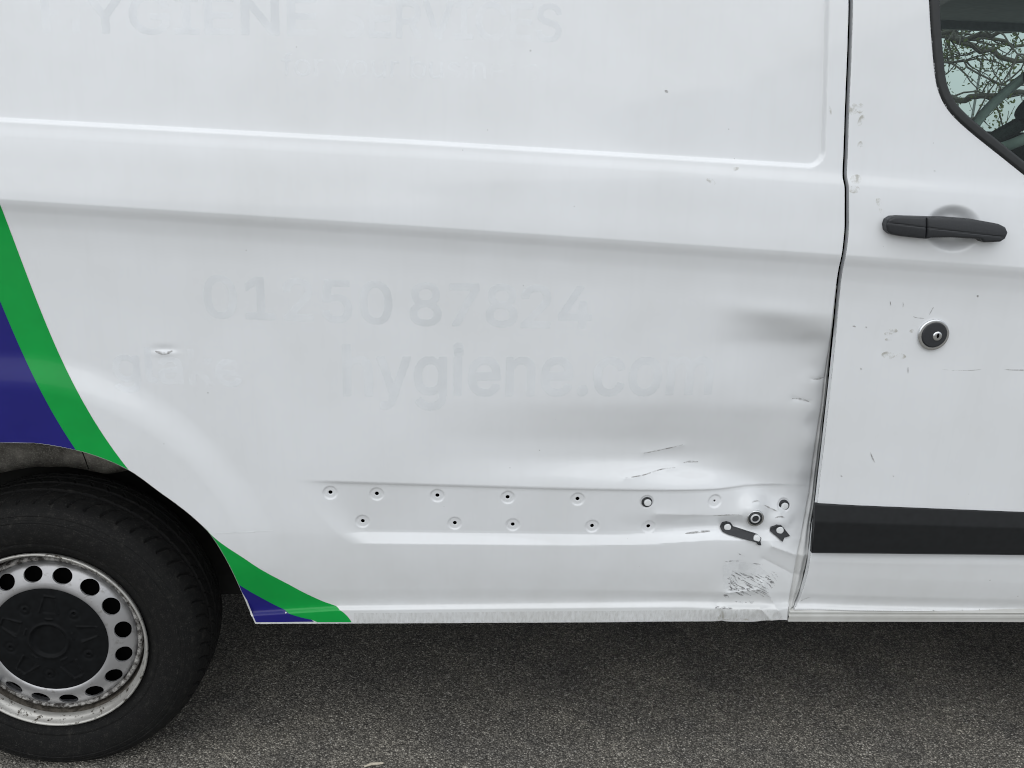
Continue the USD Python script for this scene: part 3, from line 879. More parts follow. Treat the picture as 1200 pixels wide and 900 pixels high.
# plugged holes
for px, r in (((758, 588), 6.4), ((918.5, 592), 6.6)):
    c = xf("plug_clip", rear)
    disc(px, r, .0035, "black_plastic", "collar", c, hole=4.0)
    disc((px[0] + .8, px[1] + .4), 4.5, .0052, "clip_white", "plug", c)
big = xf("large_clip", rear)
disc((885, 607), 10.4, .0045, "chrome", "washer", big, hole=6)
disc((884.5, 606.5), 8.6, .0090, "rubber_seal", "collar", big, hole=5.5)
disc((884, 606), 6.2, .0105, "bare_metal", "ring", big, hole=4.2)
disc((884, 607), 4.6, .0080, "black_plastic", "stud", big)
br = xf("torn_bracket", rear)
bar = Polygon(R_([(843.5, 617), (846, 612), (851, 610.5), (856, 612), (859, 616.5), (883, 624), (888, 626), (889.5, 629.5), (891.5, 629.5), (890.5, 633.5), (891.5, 638), (887.5, 637.5), (885.5, 634.5), (880, 633), (851, 624.5), (846, 622)]))
obj("bar", pill(bar, lambda x, z: H_rear(x, z), .0055, .0015, .0022), "black_plastic", br, smooth=40)
disc((851.7, 616.5), 4.3, .0035, "clip_white", "bolt", br, lift=.0052)
disc((886, 629.8), 4.3, .0035, "clip_white", "bolt", br, lift=.0052)
br2 = xf("torn_bracket", rear)
bar2 = Polygon(R_([(903, 617), (907, 616), (910, 614.5), (915, 615), (918, 618), (925, 627), (918.5, 629), (916.5, 634), (910, 628), (902, 621.5)]))
obj("bar", pill(bar2, H_rear, .0055, .0015, .0022), "black_plastic", br2, smooth=40)
disc((913, 620), 4.6, .0035, "clip_white", "bolt", br2, lift=.0052)

# ---- bent hem of the panel towards the door
hem_a, hem_b = e1_s, gap_s
n = 260


def along(p, n):
    d = np.r_[0, np.cumsum(np.linalg.norm(np.diff(p, axis=0), axis=1))]
    s = np.linspace(0, d[-1], n)
    return np.c_[np.interp(s, d, p[:, 0]), np.interp(s, d, p[:, 1])]


k0 = 0.36
ha, hb = along(e1_s, 900), along(gap_s, 900)
zz = np.linspace(float(R_([(979, 335)])[0][1]), float(R_([(925, 722)])[0][1]), n)
xa = np.interp(-zz, -e1_s[:, 1], e1_s[:, 0]); xb = np.interp(-zz, -gap_s[:, 1], gap_s[:, 0]) - 0.0032
ya = H_rear(xa, zz) + 0.0012
V, K = [], 11
for j in range(K):
    t = j / (K - 1)
    depth = 0.0035 * t ** 0.8 + 0.0034 * math.sin(3 * math.pi * t) * (1 if 0 < j < K - 1 else 0)
    wob = 0.0016 * (meshkit.noise(np.c_[zz * 38, np.full(n, t * 4), np.zeros(n)]) - .5) * math.sin(math.pi * t)
    V.append(np.c_[xa - .0006 + (xb - xa + .0006) * t, ya + depth + wob, zz])
V.append(np.c_[xb, V[-1][:, 1] + .012, zz])
V = np.vstack(V); K += 1
i = np.arange(n - 1)
F = np.vstack([np.vstack([np.c_[j * n + i, j * n + i + 1, (j + 1) * n + i + 1], np.c_[j * n + i, (j + 1) * n + i + 1, (j + 1) * n + i]]) for j in range(K - 1)])
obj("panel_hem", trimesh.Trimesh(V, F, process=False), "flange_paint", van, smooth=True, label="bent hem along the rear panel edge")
seal = np.vstack([np.c_[gap_s[:, 0] - .035, np.full(len(gap_s), .125), gap_s[:, 1]], np.c_[gap_s[:, 0] + .05, np.full(len(gap_s), .125), gap_s[:, 1]]])
m_ = len(gap_s); i = np.arange(m_ - 1)
obj("door_gap_seal", trimesh.Trimesh(seal, np.vstack([np.c_[i, i + 1, i + 1 + m_], np.c_[i, i + 1 + m_, i + m_]]), process=False), "black_void", van, smooth=False)

# ---- sill below the door
sx = R_([(927, 716), (1200, 718)], H_door)
zs0, zs1 = float(R_([(1000, 729)], H_door)[0][1]), float(R_([(1000, 716)], H_door)[0][1])
prof = [(.062, zs1 + .006), (.047, zs1 + .002), (.039, zs1 - .001), (.036, zs1 - .004), (.0405, zs1 - .0070), (.0405, zs1 - .0095), (.036, zs1 - .0125), (.036, zs1 - .018), (.038, zs1 - .0185), (.038, zs0), (.044, zs0 - .001), (.07, zs0 + .002)]
xs = np.linspace(sx[0, 0] - .004, 2.25, 120)
V = np.vstack([np.c_[xs, np.full(120, y), np.full(120, z)] for y, z in prof]); i = np.arange(119)
F = np.vstack([np.vstack([np.c_[j * 120 + i, (j + 1) * 120 + i + 1, j * 120 + i + 1], np.c_[j * 120 + i, (j + 1) * 120 + i, (j + 1) * 120 + i + 1]]) for j in range(len(prof) - 1)])
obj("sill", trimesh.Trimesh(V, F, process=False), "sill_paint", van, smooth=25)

# ---- front door
door = xf("front_door", van)
XD = 2.17
dl = np.array([(a + 2.6, b) for a, b in GAP])
dl[12:, 0] -= .8
door_l = smooth_line(onto(fine_px(dl), H_door))
door_b = onto([(1200, 714.5)], H_door)[0][1]
win_outer = R_([(1085, -150), (1089, 0), (1093, 60), (1098, 100), (1104, 117), (1112, 130), (1124, 143), (1140, 157), (1170, 181), (1200, 205), (1260, 252), (1330, 290)], H_door)
win_outer = np.vstack([smooth_line(win_outer, .006), [[2.13, 1.26], [2.10, 1.45], [1.80, 1.90]], [[win_outer[0, 0] + .02, 1.90]]])
winP = Polygon(win_outer).buffer(0)
door_poly = Polygon(np.vstack([door_l[door_l[:, 1] > door_b + .001], [[float(door_l[-1, 0]) + .004, door_b], [XD, door_b], [XD, 1.35], [1.90, 1.97], [door_l[0, 0], 1.97]]])).buffer(0).difference(winP)
dp = row_pts(.70, XD)
dp = np.vstack([dp, grid_pts(Polygon(R_([(1070, 230), (1165, 230), (1165, 305), (1070, 305)], H_door)), .003)])
ul = np.arange(.70, XD, .008)
zl = line_fn(R_([(950, 650), (1200, 655)], H_door))
dp = np.vstack([dp] + [np.c_[ul, zl(ul) + d] for d in np.arange(-.02, .05, .003)])
_, first = np.unique(np.round(dp / 0.0013).astype(int), axis=0, return_index=True)
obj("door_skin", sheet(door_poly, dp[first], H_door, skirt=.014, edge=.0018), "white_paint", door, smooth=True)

# window: seal and pane
seal_in = winP.buffer(-0.0205)
seal_p = winP.buffer(-.0012).difference(seal_in)
obj("window_seal", sheet(seal_p, grid_pts(seal_p, .006), lambda x, z: H_door(x, z) - .003, bstep=.006, edge=.005, skirt=.016, insets=(.1, .3, .6, 1)), "rubber_seal", door, smooth=True)
pane = winP.buffer(-.016)
obj("window_pane", patch(pane, lambda x, z: H_door(x, z) + .009, off=0, step=.05), "tinted_glass", door, smooth=True)

# handle
hd = xf("door_handle", door)
up_ = [(1036, 263), (1038, 257), (1044, 253.5), (1052, 252.8), (1081.3, 253.8)]
lo_ = [(1081.3, 279.5), (1052, 276.5), (1042, 274.5), (1037, 270)]
pL = Polygon(onto([(a + 5, b + 1) for a, b in up_ + lo_], lambda x, z: P(x, z) - .03))
pR = Polygon(onto([(a + 5, b + 1) for a, b in [(1082.3, 253.9), (1110, 254.5), (1140, 257), (1168, 262), (1176, 266), (1178.5, 272), (1176, 279), (1170, 283), (1150, 283.5), (1146, 279.5), (1110, 277.5), (1088, 278), (1082.3, 279.6)]], lambda x, z: P(x, z) - .03))
Hh = lambda x, z: P(x, z) - 0.008 - 0.018 * smoothstep(1.07, 1.15, x) * 0 
cx_h = .5 * (pL.bounds[0] + pR.bounds[2]); hw = .5 * (pR.bounds[2] - pL.bounds[0])


def Hbow(x, z):
    t = (x - cx_h) / hw
    zc_ = .5 * (pR.bounds[1] + pR.bounds[3]) - 0.012 * t
    ridge = 0.0014 * np.exp(-((z - zc_ + .001) / .0012) ** 2)
    return P(np.full_like(x, cx_h), np.full_like(z, zc_.mean())) - 0.031 + 0.007 * t ** 2 + 7.0 * (z - zc_) ** 2 + ridge


obj("handle_end", sheet(pL, grid_pts(pL, .0022), Hbow, bstep=.0025, edge=.0045, skirt=.026, insets=(.08, .25, .5, .75, 1)), "black_plastic", hd, smooth=True)
obj("handle_grip", sheet(pR, grid_pts(pR, .0022), Hbow, bstep=.0025, edge=.0045, skirt=.026, insets=(.08, .25, .5, .75, 1)), "black_plastic", hd, smooth=True)

# lock
lk = xf("door_lock", door)
disc((1093, 392), 18.0, .006, "chrome", "lock_ring", lk, H=H_door, hole=14.0)
disc((1093.6, 391.6), 14.8, .0075, "black_plastic", "lock_cover", lk, H=H_door)
disc((1096.5, 393), 5.6, .0095, "chrome", "lock_barrel", lk, H=H_door)
disc((1096.7, 392.3), 1.7, .0101, "black_void", "keyhole", lk, H=H_door, squash=1.7)

# rubbing strip
tl = [(955.5, 590), (953, 604), (950, 640), (948.5, 645.5)]
tb = onto(tl, lambda x, z: H_door(x, z) - .008)
zt0 = line_fn(onto([(955, 590), (1200, 600.5)], lambda x, z: H_door(x, z) - .004)); zt1 = line_fn(onto([(950, 645.5), (1200, 649)], lambda x, z: H_door(x, z) - .012))
xs = np.linspace(0, 1, 140)
V = []
tp = [(0.0, .006), (0.006, -.003), (.02, -.0048), (0.30, -.0125), (.335, -.0130), (.36, -.0128), (.94, -.0055), (.985, -.0045), (1.0, -.006), (1.0, .006)]
for v, d in tp:
    xl = np.interp(v, [0, .25, .9, 1], tb[:, 0])
    xx = xl + (XD - .006 - xl) * xs
    z = zt0(xx) + (zt1(xx) - zt0(xx)) * v
    zm = zt0(xx) + (zt1(xx) - zt0(xx)) * .1
    V.append(np.c_[xx, P(xx, zm) + d, z])
V = np.vstack(V); i = np.arange(139); N = 140
F = [np.vstack([np.c_[j * N + i, (j + 1) * N + i + 1, j * N + i + 1], np.c_[j * N + i, (j + 1) * N + i, (j + 1) * N + i + 1]]) for j in range(len(tp) - 1)]
F.append(np.array([[0, N * (j + 1), N * j] for j in range(1, len(tp) - 1)])[:, [0, 2, 1]])
obj("rubbing_strip", trimesh.Trimesh(V, np.vstack(F), process=False), "trim_plastic", door, smooth=28, label="black plastic rubbing strip")

# dirt and small scratches on the door
def blot(px, rx, ry, ang=0, H=H_door):
    c = R_([px], H)[0]; s = 2.02 / 1060
    g = Point(0, 0).buffer(1, 10)
    g = shapely.affinity.rotate(shapely.affinity.scale(g, rx * s, ry * s), -ang)
    g = shapely.affinity.translate(g, *c)
    return g


sm = [blot(p, a, b, c) for p, a, b, c in [((1047, 387), 5, 2.5, 10), ((1041, 391), 5, 2, 0), ((1043, 397), 6, 2, -10), ((1041, 416), 8, 4, 5), ((1056, 417), 6, 3, 15), ((1069, 388), 3, 2, 0),
      ((1000, 128), 5, 6, 0), ((1008, 127), 4, 5, 0), ((1009, 141), 3, 6, 20), ((1003, 210), 6, 5, 0), ((1001, 222), 6, 4, 0), ((1030, 237), 5, 3, 60), ((1033, 247), 4, 2, 60), ((1008, 170), 3, 4, 0)]]
for g in sm:
    obj("grime_smudge", patch(g, H_door, off=.0003, step=.004), "smudge_film", door, smooth=True)
dd = [([(1020, 530), (1022, 536), (1026, 543)], 1.6), ([(1089, 369), (1091, 365), (1094, 360)], 1.2), ([(1070, 371), (1076, 372.5), (1083, 373)], 1.0), ([(1043, 353), (1043.5, 356), (1044, 358)], 1.2),
      ([(1058, 354), (1058.5, 357), (1058, 360)], 1.2), ([(1145, 346), (1146, 347.5), (1146.5, 348)], 2.6), ([(1177, 433), (1190, 433.5), (1215, 434)], 1.3), ([(1064, 430), (1064, 434), (1064, 438)], .9),
      ([(1008.5, 431), (1009, 432.5), (1010, 433)], 2.2), ([(999, 382), (1001, 382.3), (1003, 383)], 1.8), ([(1014, 383), (1015, 383.3), (1016, 384)], 1.6), ([(985, 557), (986, 558), (987, 558.5)], 1.8), ([(1046, 557.5), (1047, 558), (1047.5, 559)], 1.8),
      ([(1104, 433), (1120, 434), (1150, 433)], .7), ([(938, 705), (942, 702), (950, 700)], 1.2), ([(1094, 199), (1095, 200), (1096, 201)], 2.0)]
marks("door_scratch", dd, "fold_film", H_door, door)
hs = [([(1088, 284), (1100, 293), (1118, 296.5), (1136, 293), (1143, 288)], 1.0), ([(1085, 282), (1096, 292), (1116, 300), (1138, 295)], .9)]
marks("nail_scratch", hs, "pale_film" if False else "fold_film", H_door, door) if False else None

# ------------------------------------------------------------------ wheel
wheel = xf("wheel", van, loc=(WX, 0, WZ))
TR, TW = 0.330, 0.215
Y0 = 0.016                                                   # outermost bulge of the side wall
pr = [(0.2195, .062), (0.2200, .040), (.2245, .0345), (.2285, .0325), (.2320, .0300), (.240, .0235), (.2440, .0225), (.2455, .0235), (.2475, .0230), (.2500, .0205), (.262, .0165), (.274, .0160), (.2765, .0170), (.279, .0163), (.286, .0180), (.2895, .0190), (.2905, .0182), (.296, .0205), (.3010, .0235), (.3022, .0225), (.3060, .0255),
      (.3110, .0295), (.3155, .0345), (.3190, .0400), (.3220, .0465), (.3245, .0540), (.3263, .0620), (.3276, .0700)]
mid = np.linspace(.078, .196, 42)
pr += [(TR - .0022 + .0022 * (1 - ((y - .1235) / .0535) ** 2), y) for y in mid]
half = [(r, .247 - y) for r, y in pr[:28]][::-1]
pr = np.array(pr + half)
# densify the tread shoulder
d = np.r_[0, np.cumsum(np.linalg.norm(np.diff(pr, axis=0), axis=1))]
s = np.unique(np.r_[d, np.linspace(d[14], d[70], 130)])
pr = np.c_[np.interp(s, d, pr[:, 0]), np.interp(s, d, pr[:, 1])]
NA = 1080
ang = np.linspace(0, 2 * np.pi, NA, endpoint=False)
rr_, yy_ = pr[:, 0], pr[:, 1]
R2, Y2 = np.broadcast_to(rr_, (NA, len(rr_))).copy(), np.broadcast_to(yy_, (NA, len(rr_))).copy()
A2 = np.broadcast_to(ang[:, None], R2.shape)
tread = smoothstep(.310, .318, R2)
groove = np.zeros_like(R2)
for gy in (.0790, .1080, .1390, .1680):
    groove = np.maximum(groove, 1 - smoothstep(.0022, .0042, np.abs(Y2 - gy)))
NS = 58
jit = 0.16 * np.sin(A2 * 7.3 // 1)


def sipes(y0, y1, shift, slant, width, count=NS, depth=1.0):
    t = np.clip((Y2 - y0) / (y1 - y0), 0, 1)
    ph = (A2 * count / (2 * np.pi) + shift + slant * t ** 1.5) % 1.0
    dist = np.abs(ph - .5) * 2 * np.pi / count * R2
    inside = smoothstep(y0 - .003, y0 + .003, Y2) * (1 - smoothstep(y1 - .003, y1 + .003, Y2))
    return depth * inside * (1 - smoothstep(width * .5, width, dist))


si = np.maximum(sipes(.041, .072, 0, .55, .0028), sipes(.062, .076, .5, .4, .0018, depth=.6))
si = np.maximum(si, sipes(.084, .102, .2, .6, .0022, depth=.8))
si = np.maximum(si, sipes(.114, .133, .4, -.6, .0022, depth=.8))
si = np.maximum(si, sipes(.145, .162, .7, .6, .0022, depth=.8))
si = np.maximum(si, sipes(.174, .205, .1, -.5, .0028))
R2 = R2 - .0065 * groove * (Y2 > .06) * (Y2 < .19) - .0050 * si * (1 - groove) * smoothstep(.308, .318, R2)
ribs = ((R2 > .252) & (R2 < .300)) * .00035 * np.sin(R2 * 2 * np.pi / .0045)
Y2 = Y2 + np.where(Y2 < .12, ribs, -ribs)
wear = (meshkit.noise(np.stack([np.cos(A2) * R2 * 120, Y2 * 120, np.sin(A2) * R2 * 120], -1)) - .5) * .0007
R2 = R2 + wear * tread
R2 = np.where(R2 > RR, RR + (R2 - RR) * (.352 - RR) / (TR - RR), R2)
Y2 = np.where(Y2 < .1235, .016 + (Y2 - .016) * np.interp(Y2, [.02, .05], [1.0, 1.28]), .1536 + (Y2 - .1235) * .75)
Xw, Zw = R2 * np.cos(A2), R2 * np.sin(A2)
Zc = np.maximum(Zw, -(WZ - GZ - .0012))
bulge = smoothstep(-.25, -.33, Zw) * .007 * np.exp(-((np.abs(R2) - .30) / .03) ** 2)
Y2 = Y2 - np.where(Y2 < .12, bulge, -bulge)
V = np.stack([Xw, Y2, Zc], -1).reshape(-1, 3)
k = len(rr_); i = np.arange(NA)[:, None]; j = np.arange(k - 1)[None]
A = (i * k + j).ravel(); B = (((i + 1) % NA) * k + j).ravel()
F = np.vstack([np.c_[A, B, B + 1], np.c_[A, B + 1, A + 1]])
obj("tyre", trimesh.Trimesh(V, F, process=False), "tyre_rubber", wheel, smooth=True)

# rim: lip and barrel, corroded weld line, ring with hand holes
rim = xf("rim", wheel)
obj("rim_lip", lathe([(.2188, .0440), (.2215, .0345), (.2245, .0310), (.2252, .0275), (.2240, .0245), (.2215, .0240), (.2195, .0258), (.2182, .0300), (.2165, .0350), (.2140, .0400), (.2110, .0440), (.2095, .050), (.2088, .058)], 240), "rim_lip", wheel and rim and wheel, smooth=60)
obj("rim_barrel", lathe([(.2090, .054), (.2075, .070), (.2040, .085), (.1960, .092), (.1900, .098), (.187, .12), (.186, .22)], 160), "rim_barrel", wheel, smooth=60)
weld = lathe([(.2015, .078), (.2010, .0655), (.1990, .0605), (.1955, .0590), (.1915, .0600), (.1885, .066)], 360)
nz = meshkit.noise(weld.vertices * 260) - .5
weld.vertices[:, 1] += nz * .004; 
obj("weld_bead", weld, "rim_corroded", wheel, smooth=True)
outer = [(.1300, .0400), (.1335, .0372), (.1375, .0360), (.1420, .0362), (.1480, .0375), (.1600, .0415), (.1700, .0462), (.1790, .0510), (.1850, .0560), (.1880, .0620), (.1890, .072)]
inner_ = [(r - .002, y + .004) for r, y in outer[::-1]]
cs = m3.CrossSection([np.array([(r, -y) for r, y in outer + inner_])])
ring = m3.Manifold.revolve(m3.CrossSection([np.array([(r, -y) for r, y in (outer + inner_)][::-1])]) if cs.area() <= 0 else cs, 180)
HP = [(12, 681), (38, 670), (68.5, 669.5), (98, 677.5), (123.5, 694), (142, 716), (151.5, 742), (150.5, 767), (139, 790)]
hw_ = unproj(HP, .047) - [WX, WZ]
hang = np.arctan2(hw_[:, 1], hw_[:, 0])
step_ = 2 * np.pi / 16
off_ = np.angle(np.mean(np.exp(1j * 16 * hang))) / 16
for q in range(16):
    a = off_ + q * step_
    cyl = m3.Manifold.cylinder(.08, .0192, .0192, 32).scale((.90, 1.13, 1)).translate((.1655, 0, -.1)).rotate((0, 0, math.degrees(a)))
    ring = ring - cyl
mm = ring.to_mesh()
v = mm.vert_properties[:, :3]
v2 = np.c_[v[:, 0], -v[:, 2], v[:, 1]]
f = mm.tri_verts
rm = trimesh.Trimesh(v2, f, process=False)
if rm.volume < 0:
    rm.invert()
stage.RemovePrim(rim); used.pop(rim, None)
obj("rim", rm, "rim_silver", wheel, smooth=32)
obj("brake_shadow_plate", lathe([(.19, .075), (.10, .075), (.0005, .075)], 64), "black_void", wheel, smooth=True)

# black centre cover with its pressed outlines
cap_poly = Point(0, 0).buffer(.1345, 64)


def seg(px, py, a, b):
    a, b = np.array(a), np.array(b); ab = b - a
    t = np.clip(((px - a[0]) * ab[0] + (py - a[1]) * ab[1]) / (ab @ ab), 0, 1)
    return np.hypot(px - a[0] - ab[0] * t, py - a[1] - ab[1] * t)


def Hcap(x, z):
    r = np.hypot(x, z)
    y = .0350 + .010 * (r / .1345) ** 2 * 0.5 - .002
    y = y - .0030 * np.exp(-((r - .044) / .0030) ** 2) + .0035 * (1 - smoothstep(.036, .042, r))
    for q in range(5):
        a = math.radians(84 + 72 * q)
        ca, sa = math.cos(a), math.sin(a)
        lx, ly = x * ca + z * sa, -x * sa + z * ca          # lx outwards
        dl_ = np.minimum.reduce([seg(lx, ly, (.072, -.020), (.112, -.0115)), seg(lx, ly, (.112, -.0115), (.114, .0105)), seg(lx, ly, (.114, .0105), (.072, .022))])
        y = y - .0022 * np.exp(-(dl_ / .0022) ** 2)
        ins = smoothstep(.068, .074, lx) * (1 - smoothstep(.108, .112, lx)) * (1 - smoothstep(.012, .017, np.abs(ly)))
        y = y + .0015 * ins
        y = y - .0025 * np.exp(-(seg(lx, ly, (.056, -.007), (.056, .007)) / .002) ** 2)
        a2 = math.radians(84 + 36 + 72 * q)
        y = y + .006 * (1 - smoothstep(.0026, .0046, np.hypot(x - .092 * math.cos(a2), z - .092 * math.sin(a2))))
        y = y + .0016 * np.exp(-((np.hypot(x - .092 * math.cos(a2), z - .090 * math.sin(a2)) - .012) / .004) ** 2)
    return y


obj("hub_cap", sheet(cap_poly, grid_pts(cap_poly, .0019), Hcap, bstep=.004, edge=.004, skirt=.012, insets=(.1, .3, .6, 1)), "cap_plastic", wheel, smooth=True)
vp = unproj([(1, 795)], .045)[0] - [WX, WZ]
vd = vp / np.linalg.norm(vp)
obj("tyre_valve", tube([(vd[0] * .186, .075, vd[1] * .186), (vd[0] * .184, .055, vd[1] * .184), (vd[0] * .178, .036, vd[1] * .178), (vd[0] * .176, .030, vd[1] * .176)], [.0075, .007, .0052, .0048], 14), "black_plastic", wheel, smooth=40)
# the other three wheels, out of the picture
for loc, rot in (((WX + 3.0, 0, WZ), 0), ((WX, 1.98, WZ), 180), ((WX + 3.0, 1.98, WZ), 180)):
    p = path_for(van, "wheel")
    w = UsdGeom.Xform.Define(stage, p)
    w.AddTranslateOp().Set(Gf.Vec3d(*loc)); w.AddRotateZOp().Set(rot)
    ch = UsdGeom.Xform.Define(stage, p)
    for name in ("tyre", "rim", "rim_lip", "hub_cap"):
        c = stage.DefinePrim(p + "/" + name)
        c.GetReferences().AddInternalReference(Sdf.Path(wheel + "/" + name))

# ------------------------------------------------------------------ wheel housing
acx, acz = WX, .33
prof_a = np.vstack([left_arch, arch_s])
pa = along(prof_a, 160)
V = []
steps = [(0.003, .0), (.012, .004), (.05, .004), (.085, -.004), (.110, -.030), (.128, -.075), (.140, -.112), (.33, -.14)]
cen = np.array([acx, acz - .05])
ee = H_rear(pa[:, 0], pa[:, 1]) + .004
pang = np.degrees(np.arctan2(pa[:, 1] - WZ, np.abs(pa[:, 0] - WX)))
for dy, grow in steps:
    dirv = pa - cen; L = np.linalg.norm(dirv, axis=1, keepdims=True)
    q = pa + dirv / L * grow * (np.clip((np.hypot(pa[:, 0] - WX, pa[:, 1] - WZ)[:, None] - .365) / .125, .15, 1) * (.1 + .9 * smoothstep(52, 74, pang)[:, None]) if grow < 0 else 1)
    wv = .004 * (meshkit.noise(np.c_[q * 16, np.full(len(q), dy * 20)]) - .5) * min(dy / .02, 1.3)
    q = q + dirv / L * wv[:, None]
    V.append(np.c_[q[:, 0], ee + dy, q[:, 1]])
V = np.vstack(V); n = len(pa); i = np.arange(n - 1)
F = np.vstack([np.vstack([np.c_[j * n + i, (j + 1) * n + i + 1, j * n + i + 1], np.c_[j * n + i, (j + 1) * n + i, (j + 1) * n + i + 1]]) for j in range(len(steps) - 1)])
obj("arch_liner", trimesh.Trimesh(V, F, process=False), "liner_felt", van, smooth=45)
obj("housing_back", bx(WX - .5, WX + .46, .36, .37, .25, .85), "underbody", van, smooth=False)
for a_deg in (58, 84, 112):     # liner seams
    a = math.radians(a_deg)
    i0 = int(np.argmin(np.abs(np.arctan2(pa[:, 1] - cen[1], pa[:, 0] - cen[0]) - a)))
    line = [V[j * n + i0] + np.array([0, 0, -.001]) - np.r_[(V[j * n + i0][0] - cen[0]) * .004, 0, 0] + np.array([.03 * j / 6 * 1.2, 0, 0]) for j in range(1, 7)]
    obj("liner_seam", tube(line, .0022, 6), "black_void", van, smooth=40)

# ------------------------------------------------------------------ rest of the body
def slab(pts_xz, y0, y1):
    m = trimesh.creation.extrude_polygon(Polygon(pts_xz), y1 - y0, engine="earcut")
    v = m.vertices.copy(); m.vertices = np.c_[v[:, 0], v[:, 2] + y0, v[:, 1]]
    m.invert() if m.volume < 0 else None
    return m


ROOF = 2.10
obj("roof", bx(XB - .01, 2.36, .075, 1.905, ROOF - .12, ROOF, .05), "white_paint", van, smooth=40)
obj("roof_rail", bx(XB, 1.86, .070, .13, 1.965, 2.02, .02), "white_paint", van, smooth=40)
far = Polygon([(XB, .38), (2.9, .38), (3.05, 1.02), (2.86, 1.12), (2.30, 2.0), (XB, 2.0)]).difference(Polygon([(1.15, 1.42), (2.62, 1.20), (2.56, 1.42), (2.26, 1.90), (1.12, 1.90)])).difference(Point(WX, .33).buffer(.42)).difference(Point(WX + 3.0, .33).buffer(.42))
obj("far_side_panel", slab(list(far.exterior.coords), 1.94, 1.97) if not far.interiors else (lambda m: m)(trimesh.util.concatenate([(lambda mm: (setattr(mm, "vertices", np.c_[mm.vertices[:, 0], mm.vertices[:, 2] + 1.94, mm.vertices[:, 1]]), mm)[1])(trimesh.creation.extrude_polygon(far, .03, engine="earcut"))])), "white_paint", van, smooth=30)
obj("rear_doors", bx(XB - .03, XB, .04, 1.94, .42, 2.0, .014), "white_paint", van, smooth=40)
obj("load_floor", bx(XB, 2.95, .40, 1.58, .36, .42), "underbody", van, smooth=False)
obj("under_beam", bx(WX + .50, WX + 2.50, .15, .40, .40, .43), "underbody", van, smooth=False)
obj("under_beam", bx(WX + .50, WX + 2.50, 1.58, 1.93, .40, .43), "underbody", van, smooth=False)
obj("bulkhead", bx(.86, .88, .14, 1.9, .42, 2.0), "cab_dark", van, smooth=False)
obj("rear_axle", tube([(WX, .2, WZ), (WX, 1.78, WZ)], .05, 16), "underbody", van)
wing = Polygon([(XD + .006, .40), (WX + 3.0 - .44, .40)] + [(WX + 3.0 - .44 * math.cos(t), .33 + .44 * math.sin(t)) for t in np.linspace(.2, math.pi - .2, 24)] + [(2.9, .45), (3.05, .98), (2.75, 1.17), (XD + .006, 1.34)])
obj("front_wing", sheet(wing, grid_pts(wing, .04), lambda x, z: P(np.full_like(x, 1.6), z) + .15 * smoothstep(2.5, 3.1, x), bstep=.02, edge=.003, skirt=.02), "white_paint", van, smooth=True)
bon = [(2.86, 1.17), (3.14, 1.0), (3.20, .45), (3.14, .45), (3.08, .97), (2.86, 1.12)]
obj("bonnet", slab(bon, .10, 1.88), "white_paint", van, smooth=30)
# windscreen, pillars, cab
ws = trimesh.Trimesh([[2.88, .16, 1.20], [2.88, 1.82, 1.20], [2.32, 1.74, 1.97], [2.32, .24, 1.97]], [[0, 1, 2], [0, 2, 3]], process=False)
obj("windscreen", ws, "tinted_glass", van, smooth=False)
obj("windscreen_pillar", tube([(2.88, .09, 1.20), (2.63, .13, 1.6), (2.32, .17, 1.99)], [.05, .045, .04], 12), "white_paint", van)
obj("windscreen_pillar", tube([(2.88, 1.89, 1.20), (2.66, 1.86, 1.6), (2.34, 1.83, 1.99)], [.05, .045, .04], 12), "white_paint", van)
obj("headlining", bx(.9, 2.32, .10, 1.90, 1.905, 1.965), "cab_grey", van, smooth=False)
dash = [(2.05, .90), (2.03, 1.20), (2.12, 1.27), (2.84, 1.14), (2.84, .90)]
obj("dashboard", slab(dash, .14, 1.84), "cab_dark", van, smooth=30)
obj("side_trim", bx(.9, 2.32, 1.90, 1.936, 1.875, 1.97), "cab_grey", van, smooth=False)
obj("cab_floor", bx(.88, 2.2, .12, 1.86, .5, .54), "cab_dark", van, smooth=False)


def px_at(px, y):
    q = unproj([px], y)[0]; return np.array([q[0], y, q[1]])


swc = px_at((1222, 112), .47)
bot = px_at((1155, 172), .47)
dv = bot - swc; rad = np.linalg.norm(dv)
e1v = dv / rad; e2v = np.array([0, 1.0, 0.0])
tt = np.linspace(0, 2 * np.pi, 72)
rim_pts = [swc + .19 * (math.cos(t) * e1v + math.sin(t) * e2v) for t in tt]
sw = xf("steering_wheel", van)
obj("wheel_rim", tube(rim_pts, .013, 14, caps=False), "wheel_grey", sw, smooth=True)
nrm = np.cross(e1v, e2v); nrm = nrm if nrm[0] > 0 else -nrm
hubm = trimesh.creation.cylinder(.075, .05, sections=32)
Tm = trimesh.geometry.align_vectors([0, 0, 1], nrm); Tm[:3, 3] = swc + nrm * .03
hubm.apply_transform(Tm)
obj("wheel_hub", hubm, "cab_dark", sw, smooth=40)
for a in (.25, 2.0, 4.3):
    dvec = math.cos(a) * e1v + math.sin(a) * e2v
    obj("wheel_spoke", tube([swc + nrm * .03 + dvec * .05, swc + dvec * .19], [.02, .015], 10), "cab_dark", sw)
obj("steering_column", tube([swc + nrm * .04, swc + nrm * .4], [.05, .06], 14), "cab_dark", van)
bn = px_at((1205, 185), .52)
bin_ = bx(bn[0] - .03, bn[0] + .30, .42, .85, bn[2] - .25, bn[2] + .062, .02)
obj("instrument_cowl", bin_, "cab_dark", van, smooth=40)

# ------------------------------------------------------------------ things seen through the cab
def far_pt(px, dist):
    d = ray([px])[0]; h = math.hypot(d[0], d[1])
    return CAM + d / h * dist


